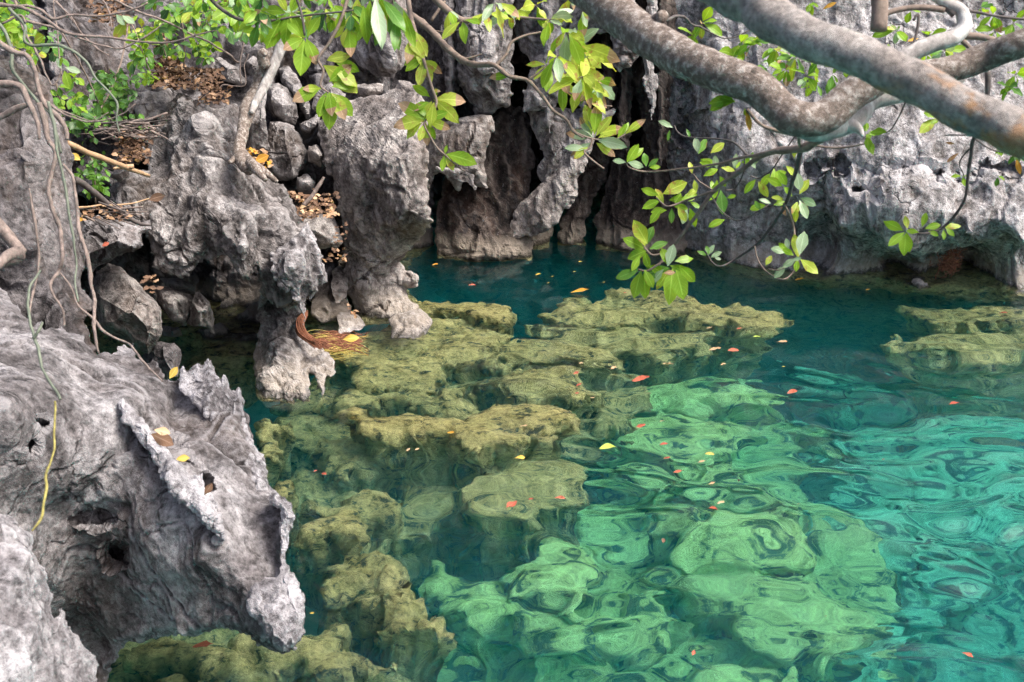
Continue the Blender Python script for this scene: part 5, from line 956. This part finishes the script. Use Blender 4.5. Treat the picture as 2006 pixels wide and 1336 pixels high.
vine('thin woody runner crossing in front of the rounded grey boulder', [(115, 535, 3.0), (140, 570, 3.0), (155, 600, 3.0), (180, 620, 3.0), (200, 645, 3.0), (240, 672, 3.0), (265, 690, 2.95), (290, 715, 2.9), (318, 745, 2.85)], [.003, .0035, .004, .0045, .0045, .004, .004, .0035, .0025])
vine('broken thick root stub at the left edge', [(-40, 400, 2.6), (0, 440, 2.6), (22, 470, 2.6), (40, 495, 2.6)], [.022, .02, .018, .016], extra=[([(45, 498, 2.6), (20, 500, 2.58), (-10, 530, 2.55)], [.02, .014, .01]), ([(40, 505, 2.6), (10, 515, 2.58), (-30, 520, 2.55)], [.015, .012, .01])])
vine('bent dark branch lying against the top of the dark rock wall', [(-40, 240, 2.85), (0, 230, 2.85), (40, 212, 2.85), (70, 205, 2.85)], [.012, .011, .010, .006])
vine('slim brown shoot making a hook with glossy leaves in front of the ivy', [(40, 35, 3.3), (60, 80, 3.3), (82, 120, 3.3), (90, 145, 3.3), (100, 165, 3.3), (112, 152, 3.3), (122, 132, 3.3)], [.004, .004, .004, .0035, .003, .003, .002], nodes=True, leaves="128 132 3.3 345 32 lp|120 135 3.3 110 26 lp|126 138 3.3 290 44 lg|118 130 3.3 70 22 lg")
for i, (lab, a) in enumerate([('thin straight pale stem crossing the dark furrowed rock from the top', [(105, 0, 4.6), (112, 60, 4.6), (118, 120, 4.6), (122, 150, 4.6)]), ('thin pale diagonal stem over the furrowed rock', [(110, 0, 5.0), (150, 50, 5.0), (200, 105, 5.0)]), ('second thin pale diagonal stem running beside the first', [(105, -5, 4.9), (135, 30, 4.9), (175, 80, 4.9), (212, 108, 4.9)]),
                              ('long tan creeper stem passing behind the top leaves to the slanting trunk', [(200, -10, 5.2), (270, 20, 5.3), (330, 45, 5.4), (390, 75, 5.6), (440, 100, 5.8), (468, 122, 6.0)]), ('thin stems rising from the bank just left of the slanting trunk', [(472, 165, 6.2), (470, 125, 6.2), (478, 80, 6.2), (476, 30, 6.2)]), ('short looping root beside the leaf litter ledge', [(430, 172, 6.2), (440, 165, 6.2), (460, 168, 6.2), (480, 165, 6.2), (478, 130, 6.2), (486, 108, 6.2)]),
                              ('thin vine stem hanging from the top edge over the brown leaves', [(200, 0, 4.8), (215, 25, 4.8), (218, 60, 4.8)]), ('slack grey stem at the far top left going down through the shrub', [(0, 45, 3.0), (35, 30, 3.0), (48, 45, 3.0)])]):
    vine(lab, a, [.004 + .003 * (i in (3,)) for _ in a], 'vine')

# ---- dead stems and twigs
def stick(name, label, pts, rad, m, seed=1, cat='stick', extra=()):
    mb = MB(); tube(mb, px(pts), rad, 10, 0, 6, .006, .06, seed)
    for ep, er in extra: tube(mb, px(ep), er, 7, 0, 5, .004)
    return tag(mk(name, mb.v, mb.f, [M[m]]), label, cat)
stick('dead_stem', 'smooth tan dead stem leaning over the green leaf spray', [(132, 280, 4.7), (180, 302, 4.85), (230, 322, 5.0), (262, 333, 5.15), (292, 344, 5.3)], [.013, .0125, .012, .011, .008], 'stem', extra=[([(262, 326, 5.1), (240, 328, 5.08), (222, 331, 5.05)], [.012, .011, .005])])
stick('dead_stem', 'dark brown dead stem resting on the light grey ledge block', [(148, 352, 4.6), (180, 374, 4.7), (215, 403, 4.8), (250, 428, 4.85), (270, 438, 4.85), (295, 440, 4.85)], [.014, .0135, .012, .011, .009, .004], 'twigd')
stick('dead_stem', 'short dead stick standing in the brown leaves left of the pillar', [(594, 402, 6.2), (612, 384, 6.2), (626, 362, 6.2), (634, 346, 6.2)], [.012, .012, .011, .007], 'vine')
stick('dead_stem', 'thin pale stalk carrying the curled brown leaf', [(135, 410, 4.5), (170, 406, 4.6), (200, 400, 4.7), (202, 403, 4.7), (250, 400, 4.85), (292, 389, 5.0)], [.004, .004, .004, .004, .0035, .003], 'stem')
tp = MB(); rnd = random.Random(9)
for k in range(60):
    u, v = rnd.uniform(190, 300), rnd.uniform(232, 275); a = rnd.uniform(-.5, .35); L = rnd.uniform(25, 80); D_ = rnd.uniform(5.4, 5.9)
    tube(tp, px([(u - L * math.cos(a) / 2, v + L * math.sin(a) / 2, D_), (u, v + rnd.uniform(-4, 4), D_), (u + L * math.cos(a) / 2, v - L * math.sin(a) / 2, D_ + rnd.uniform(-.1, .1))]), rnd.uniform(.002, .007), 5, rnd.choice([0, 0, 1]), 3)
for k in range(22):
    u, v = rnd.uniform(150, 270), rnd.uniform(405, 438); a = rnd.uniform(-.6, .3); L = rnd.uniform(25, 70); D_ = rnd.uniform(4.6, 4.8)
    tube(tp, px([(u - L * math.cos(a) / 2, v + L * math.sin(a) / 2, D_), (u, v, D_), (u + L * math.cos(a) / 2, v - L * math.sin(a) / 2, D_)]), rnd.uniform(.002, .005), 5, rnd.choice([0, 1]), 3)
tag(mk('dead_twigs', tp.v, tp.f, [M['vine'], M['twigd']], mi=tp.m), kind='stuff')

# ---- leaf litter
def litter(mb, u0, v0, u1, v1, n, D0, D1, L=26, mats=('fb', 'fb', 'fb', 'fb', 'fb', 'fb', 'lb')):
    n = int(n * 1.5); L = L * .72
    for k in range(n):
        t = rnd.random(); u = rnd.uniform(u0, u1); v = rnd.uniform(v0, v1); f = (v - v0) / (v1 - v0); D_ = D1 + (D0 - D1) * f + rnd.uniform(-.03, .03)
        leaf(mb, PD(u, v, D_), (rnd.uniform(-1, 1), rnd.uniform(-1, 1), rnd.uniform(-.3, .3)), (rnd.uniform(-.5, .5), rnd.uniform(-.9, 0), 1), L / FPX * D_ * rnd.uniform(.5, 1.1), L / FPX * D_ * .5, LI[rnd.choice(mats)], rnd.uniform(-.6, .8), rnd.uniform(0, .8), wav=.12)
lt = MB()
litter(lt, 300, 112, 350, 170, 110, 6.15, 6.5); litter(lt, 345, 135, 430, 172, 120, 6.15, 6.4); litter(lt, 395, 170, 450, 205, 50, 5.95, 6.15, 22); litter(lt, 178, 0, 260, 45, 60, 6.0, 6.4)
litter(lt, 230, 262, 288, 320, 120, 5.4, 5.7); litter(lt, 290, 55, 330, 95, 30, 6.3, 6.5); litter(lt, 565, 380, 660, 428, 110, 6.05, 6.5, 24, ('fb', 'fb', 'fb', 'lb', 'ft')); litter(lt, 490, 290, 526, 330, 22, 5.8, 6.1, 28, ('lb', 'lo', 'lb'))
litter(lt, 160, 405, 255, 432, 26, 4.5, 4.8, 22, ('fb', 'fb', 'lb')); litter(lt, 655, 440, 690, 480, 10, 6.1, 6.2, 16); litter(lt, 288, 540, 306, 580, 10, 5.1, 5.3, 24); litter(lt, 640, 485, 690, 520, 10, 6.3, 6.4, 22, ('lb', 'fb')); litter(lt, 680, 595, 700, 620, 6, 6.2, 6.3, 18, ('fb', 'lb'))
tag(blade(mk('leaf_litter', lt.v, lt.f, LM, mi=lt.m), lt), kind='stuff')
def fallen(u, v, D_, ang, L, m, label, name='fallen_leaf'):
    mb = MB(); leaf_px(mb, u, v, D_, ang, L, 'lg', .55, droop=.1, depth=.1, fold=.25)
    tag(blade(mk(name, mb.v, mb.f, [M[m]]), mb), label, 'leaf')
fallen(290, 392, 4.95, 20, 36, 'fb', 'large curled brown leaf lying on the outcrop at the end of a pale stalk')
fallen(296, 850, 2.9, 335, 52, 'fb', 'large dark red brown leaf folded in the hollow of the foreground rock')
fallen(302, 842, 2.87, 350, 34, 'ft', 'small pale pinkish dry leaf on top of the dark one in the foreground rock hollow')
fallen(345, 900, 2.8, 10, 28, 'fy', 'yellow leaf caught in the crevice of the foreground rock')
fallen(400, 970, 2.68, 60, 30, 'fb', 'small brown leaf stuck upright in the groove of the foreground rock')
fallen(136, 300, 4.5, 330, 26, 'fy', 'yellow leaf under the upper end of the tan dead stem')
fallen(332, 742, 3.4, 60, 30, 'fy', 'yellow green leaf in the dark gap behind the spiky crest')
fallen(140, 432, 4.4, 10, 24, 'lo', 'orange leaf beside the knobbly root on the ledge block')
fallen(200, 482, 4.55, 30, 16, 'fr', 'tiny bright red leaf on the light grey ledge block')
fallen(498, 318, 5.7, 30, 34, 'lo', 'golden curled leaf at the foot of the slanting trunk')
fallen(672, 665, 6.1, 10, 34, 'fy', 'yellow leaf resting on the floating red root fibres')
# ---- root fibres at the waterline
fb = MB(); fh = MB(); rnd = random.Random(3)
for k in range(150):
    o1, o2 = rnd.uniform(-10, 10), rnd.uniform(-8, 8)
    tube(fh, px([(600 + o1 * .3, 612 + o2 * .5, 6.28), (588 + o1 * .7, 632 + o2, 6.2), (592 + o1, 652 + o2 * .6, 6.12), (612 + o1, 668 + o2 * .5, 6.08), (632 + o1 * 1.5, 676 + o2, 6.05)]), .0022, 4, 0, 4, .004, seed=k)
for k in range(420):
    a = rnd.uniform(-.5, .35); L = rnd.uniform(30, 75); u, v = rnd.gauss(655, 18), rnd.gauss(678, 9)
    tube(fb, [PU(u - L / 2, v - a * 10, 0) + np.array([0, 0, .004 + rnd.random() * .02]), PU(u, v + rnd.uniform(-5, 5), 0) + np.array([0, 0, .006 + rnd.random() * .03]), PU(min(722, u + L / 2), v + a * 22, 0) + np.array([0, 0, .003])], .0018, 4, 0 if v < 692 and rnd.random() < .85 else 1, 3, .008, seed=k)
tag(mk('root_fibres', fb.v, fb.f, [M['fibre'], M['fibrey']], mi=fb.m), 'mat of rusty root fibres with yellow fringe floating in the shallow water', 'roots')
tag(mk('root_fibres', fh.v, fh.f, [M['fibre']]), 'curved reddish hank of root fibres hanging on the outcrop foot', 'roots')
nb = MB(); c0 = PY(1860, 512, 7.25)
for k in range(160):
    q = c0 + np.array([rnd.gauss(0, .03), rnd.gauss(0, .015), rnd.gauss(0, .035)])
    tube(nb, [q, q + np.array([rnd.uniform(-.03, .03), -.02, rnd.uniform(-.03, .03)]), q + np.array([rnd.uniform(-.05, .05), -.01, rnd.uniform(-.05, .05)])], .003, 4, 0, 3)
tag(mk('root_tuft', nb.v, nb.f, [M['fibre']]), 'rusty brown tuft of fibres stuck under the overhang of the cliff', 'roots')

# ================================================================== FLOATING LEAVES
def flt(u, v, L, m, ang, label, wr=.42):
    mb = MB(); p = PU(u, v, 0); z = float(wave(np.array([[p[0], p[1], 0.0]]))[0]); c = np.array([p[0], p[1], z + .006])
    Lm = .88 * L / FPX * np.linalg.norm(p - np.array([0, 0, CAMZ])); d = np.array([math.cos(R(ang)), math.sin(R(ang)), .02])
    leaf(mb, c - d * Lm / 2, d, (rnd.uniform(-.15, .15), rnd.uniform(-.15, .15), 1), Lm, Lm * wr * rnd.uniform(1.0, 1.6), 0, rnd.uniform(-.5, .1), rnd.uniform(.1, .7), wav=.06)
    tag(blade(mk('floating_leaf', mb.v, mb.f, [M[m]]), mb), label, 'leaf', 'leaves floating on the lagoon')
FL = [(1018, 900, 26, 'fy', 10, 'yellow leaf afloat over the squarish yellow green slab'), (1002, 1001, 36, 'fr', 50, 'largest red leaf afloat in the foreground'), (1040, 989, 14, 'fr', 10, 'small red leaf next to the largest red one'),
 (1097, 987, 27, 'fr', -8, 'flat red leaf two leaf lengths right of the largest red one'), (1300, 878, 20, 'fr', 15, 'small red leaf above the bright scarlet one'), (1307, 897, 18, 'fr', -20, 'dull red leaf just over the bright scarlet one'),
 (1329, 920, 24, 'fr', 5, 'bright scarlet leaf of the middle group'), (1375, 901, 22, 'ft', 15, 'ragged orange tan leaf right of the scarlet one'), (1390, 889, 20, 'fy', -10, 'thin amber leaf above the ragged orange tan one'),
 (1395, 948, 18, 'ft', 10, 'lone cream tan leaf below the scarlet one'), (1395, 1003, 24, 'fr', -25, 'curled salmon leaf in the right middle'), (1412, 992, 18, 'ft', 0, 'pale sliver of leaf touching the curled salmon one'),
 (1299, 1066, 17, 'fb', 80, 'dark brown red upright curled leaf'), (1255, 843, 24, 'fr', 4, 'flat red leaf just past the tip of the long awash slab'), (1297, 832, 12, 'ft', 20, 'tiny pale bit of leaf above the flat red one'),
 (1128, 741, 16, 'fr', 20, 'upper small red leaf over the olive block'), (1134, 757, 18, 'fr', 40, 'middle small red leaf over the olive block'), (1130, 773, 12, 'fr', 30, 'lower small red leaf over the olive block'), (1160, 780, 12, 'ft', 0, 'pinkish crumb of leaf by the olive block edge'),
 (1255, 750, 40, 'fr', 2, 'long narrow red leaf in the middle distance'), (1308, 715, 24, 'ft', -15, 'pinkish curled leaf above the long narrow red one'), (1202, 724, 16, 'ft', 25, 'light tan leaf between two others in the middle distance'), (1138, 716, 10, 'ft', 0, 'tiny cream leaf above the olive block'),
 (1400, 688, 28, 'ft', 5, 'broad cream leaf in the far middle'), (1436, 693, 26, 'fr', -3, 'narrow reddish leaf right of the broad cream one'), (1418, 716, 18, 'ft', 25, 'bent cream leaf below the broad cream one'), (1531, 677, 24, 'ft', -5, 'largest tan leaf under the hanging leaf spray'),
 (1388, 648, 16, 'ft', 5, 'tan leaf at the near rim of the large ochre reef slab'), (1448, 648, 12, 'fr', 5, 'small red leaf at the near rim of the large ochre reef slab'), (1482, 665, 16, 'fg_', -5, 'pale green leaf below the reef slab'), (1535, 721, 9, 'fy', 0, 'tiny yellow speck of leaf under the largest tan one'), (1408, 675, 8, 'fy', 0, 'tiny yellow speck of leaf above the broad cream one'),
 (1552, 773, 24, 'fr', 4, 'faint rosy leaf in the open water right of centre'), (1868, 795, 22, 'fr', 4, 'rosy leaf alone far out in the open water'), (1965, 614, 20, 'fr', 0, 'coral red leaf near the cliff foot at the frame edge'), (1358, 1288, 20, 'fr', 70, 'orange red leaf beside the dark hole at the bottom'),
 (1895, 1288, 24, 'fr', -45, 'orange red leaf alone in the bottom right corner'), (800, 884, 13, 'ft', 60, 'left one of the pair of small tan leaves in the dark pool'), (817, 882, 13, 'ft', 40, 'right one of the pair of small tan leaves in the dark pool'), (883, 845, 18, 'lo', -20, 'orange leaf on the near edge of the long awash slab'),
 (1024, 843, 22, 'ft', 0, 'faint pink leaf on the right part of the long awash slab'), (996, 789, 12, 'fy', -10, 'amber leaf behind the long awash slab'), (1054, 541, 13, 'fy', 0, 'round yellow leaf on the dark inlet'), (1125, 533, 8, 'fy', 0, 'small yellow leaf right of the round one on the dark inlet'),
 (1136, 515, 10, 'fy', 0, 'farthest yellow leaf on the dark inlet'), (1082, 543, 9, 'fy', 0, 'tiny amber leaf touching the round yellow one'), (1074, 556, 6, 'fy', 0, 'yellow fleck just below the round yellow leaf'), (1183, 557, 7, 'fy', 0, 'yellow fleck before the large ochre reef slab'),
 (1136, 577, 42, 'lo', 1, 'long thin orange leaf at the back edge of the reef slab'), (925, 562, 18, 'fr', 0, 'thin red leaf on the dark inlet near the ochre ledge'), (853, 520, 14, 'lo', 0, 'thin orange leaf on the dark inlet close to the pillar'), (1224, 578, 8, 'fr', 10, 'small red speck on top of the large ochre reef slab'),
 (1567, 550, 22, 'lo', -4, 'orange tan leaf by the cliff foot under the hanging spray'), (1700, 571, 12, 'lo', 0, 'small orange leaf by the cliff foot at the notch'), (398, 1267, 44, 'fr', 15, 'big orange red leaf under the overhang of the foreground rock'), (635, 931, 15, 'fr', -35, 'small red leaf beside the spiky edge of the foreground rock'),
 (618, 926, 10, 'fr', 30, 'tiny red leaf nearest the spiky edge of the foreground rock'), (1190, 890, 38, 'fg_', 0, 'long yellow green leaf in the centre of the pool'), (611, 1203, 13, 'fy', -20, 'yellow leaf just right of the white beak'), (1447, 942, 9, 'fb', 80, 'brown speck of leaf right of the lone cream tan one'), (1617, 1213, 5, 'ft', 0, 'white speck in the lower right water'), (1564, 977, 7, 'ft', 0, 'cream speck of leaf in the open turquoise water'), (1732, 888, 6, 'fr', 0, 'pink speck of leaf in the open turquoise water')]
for a in FL: flt(*a)
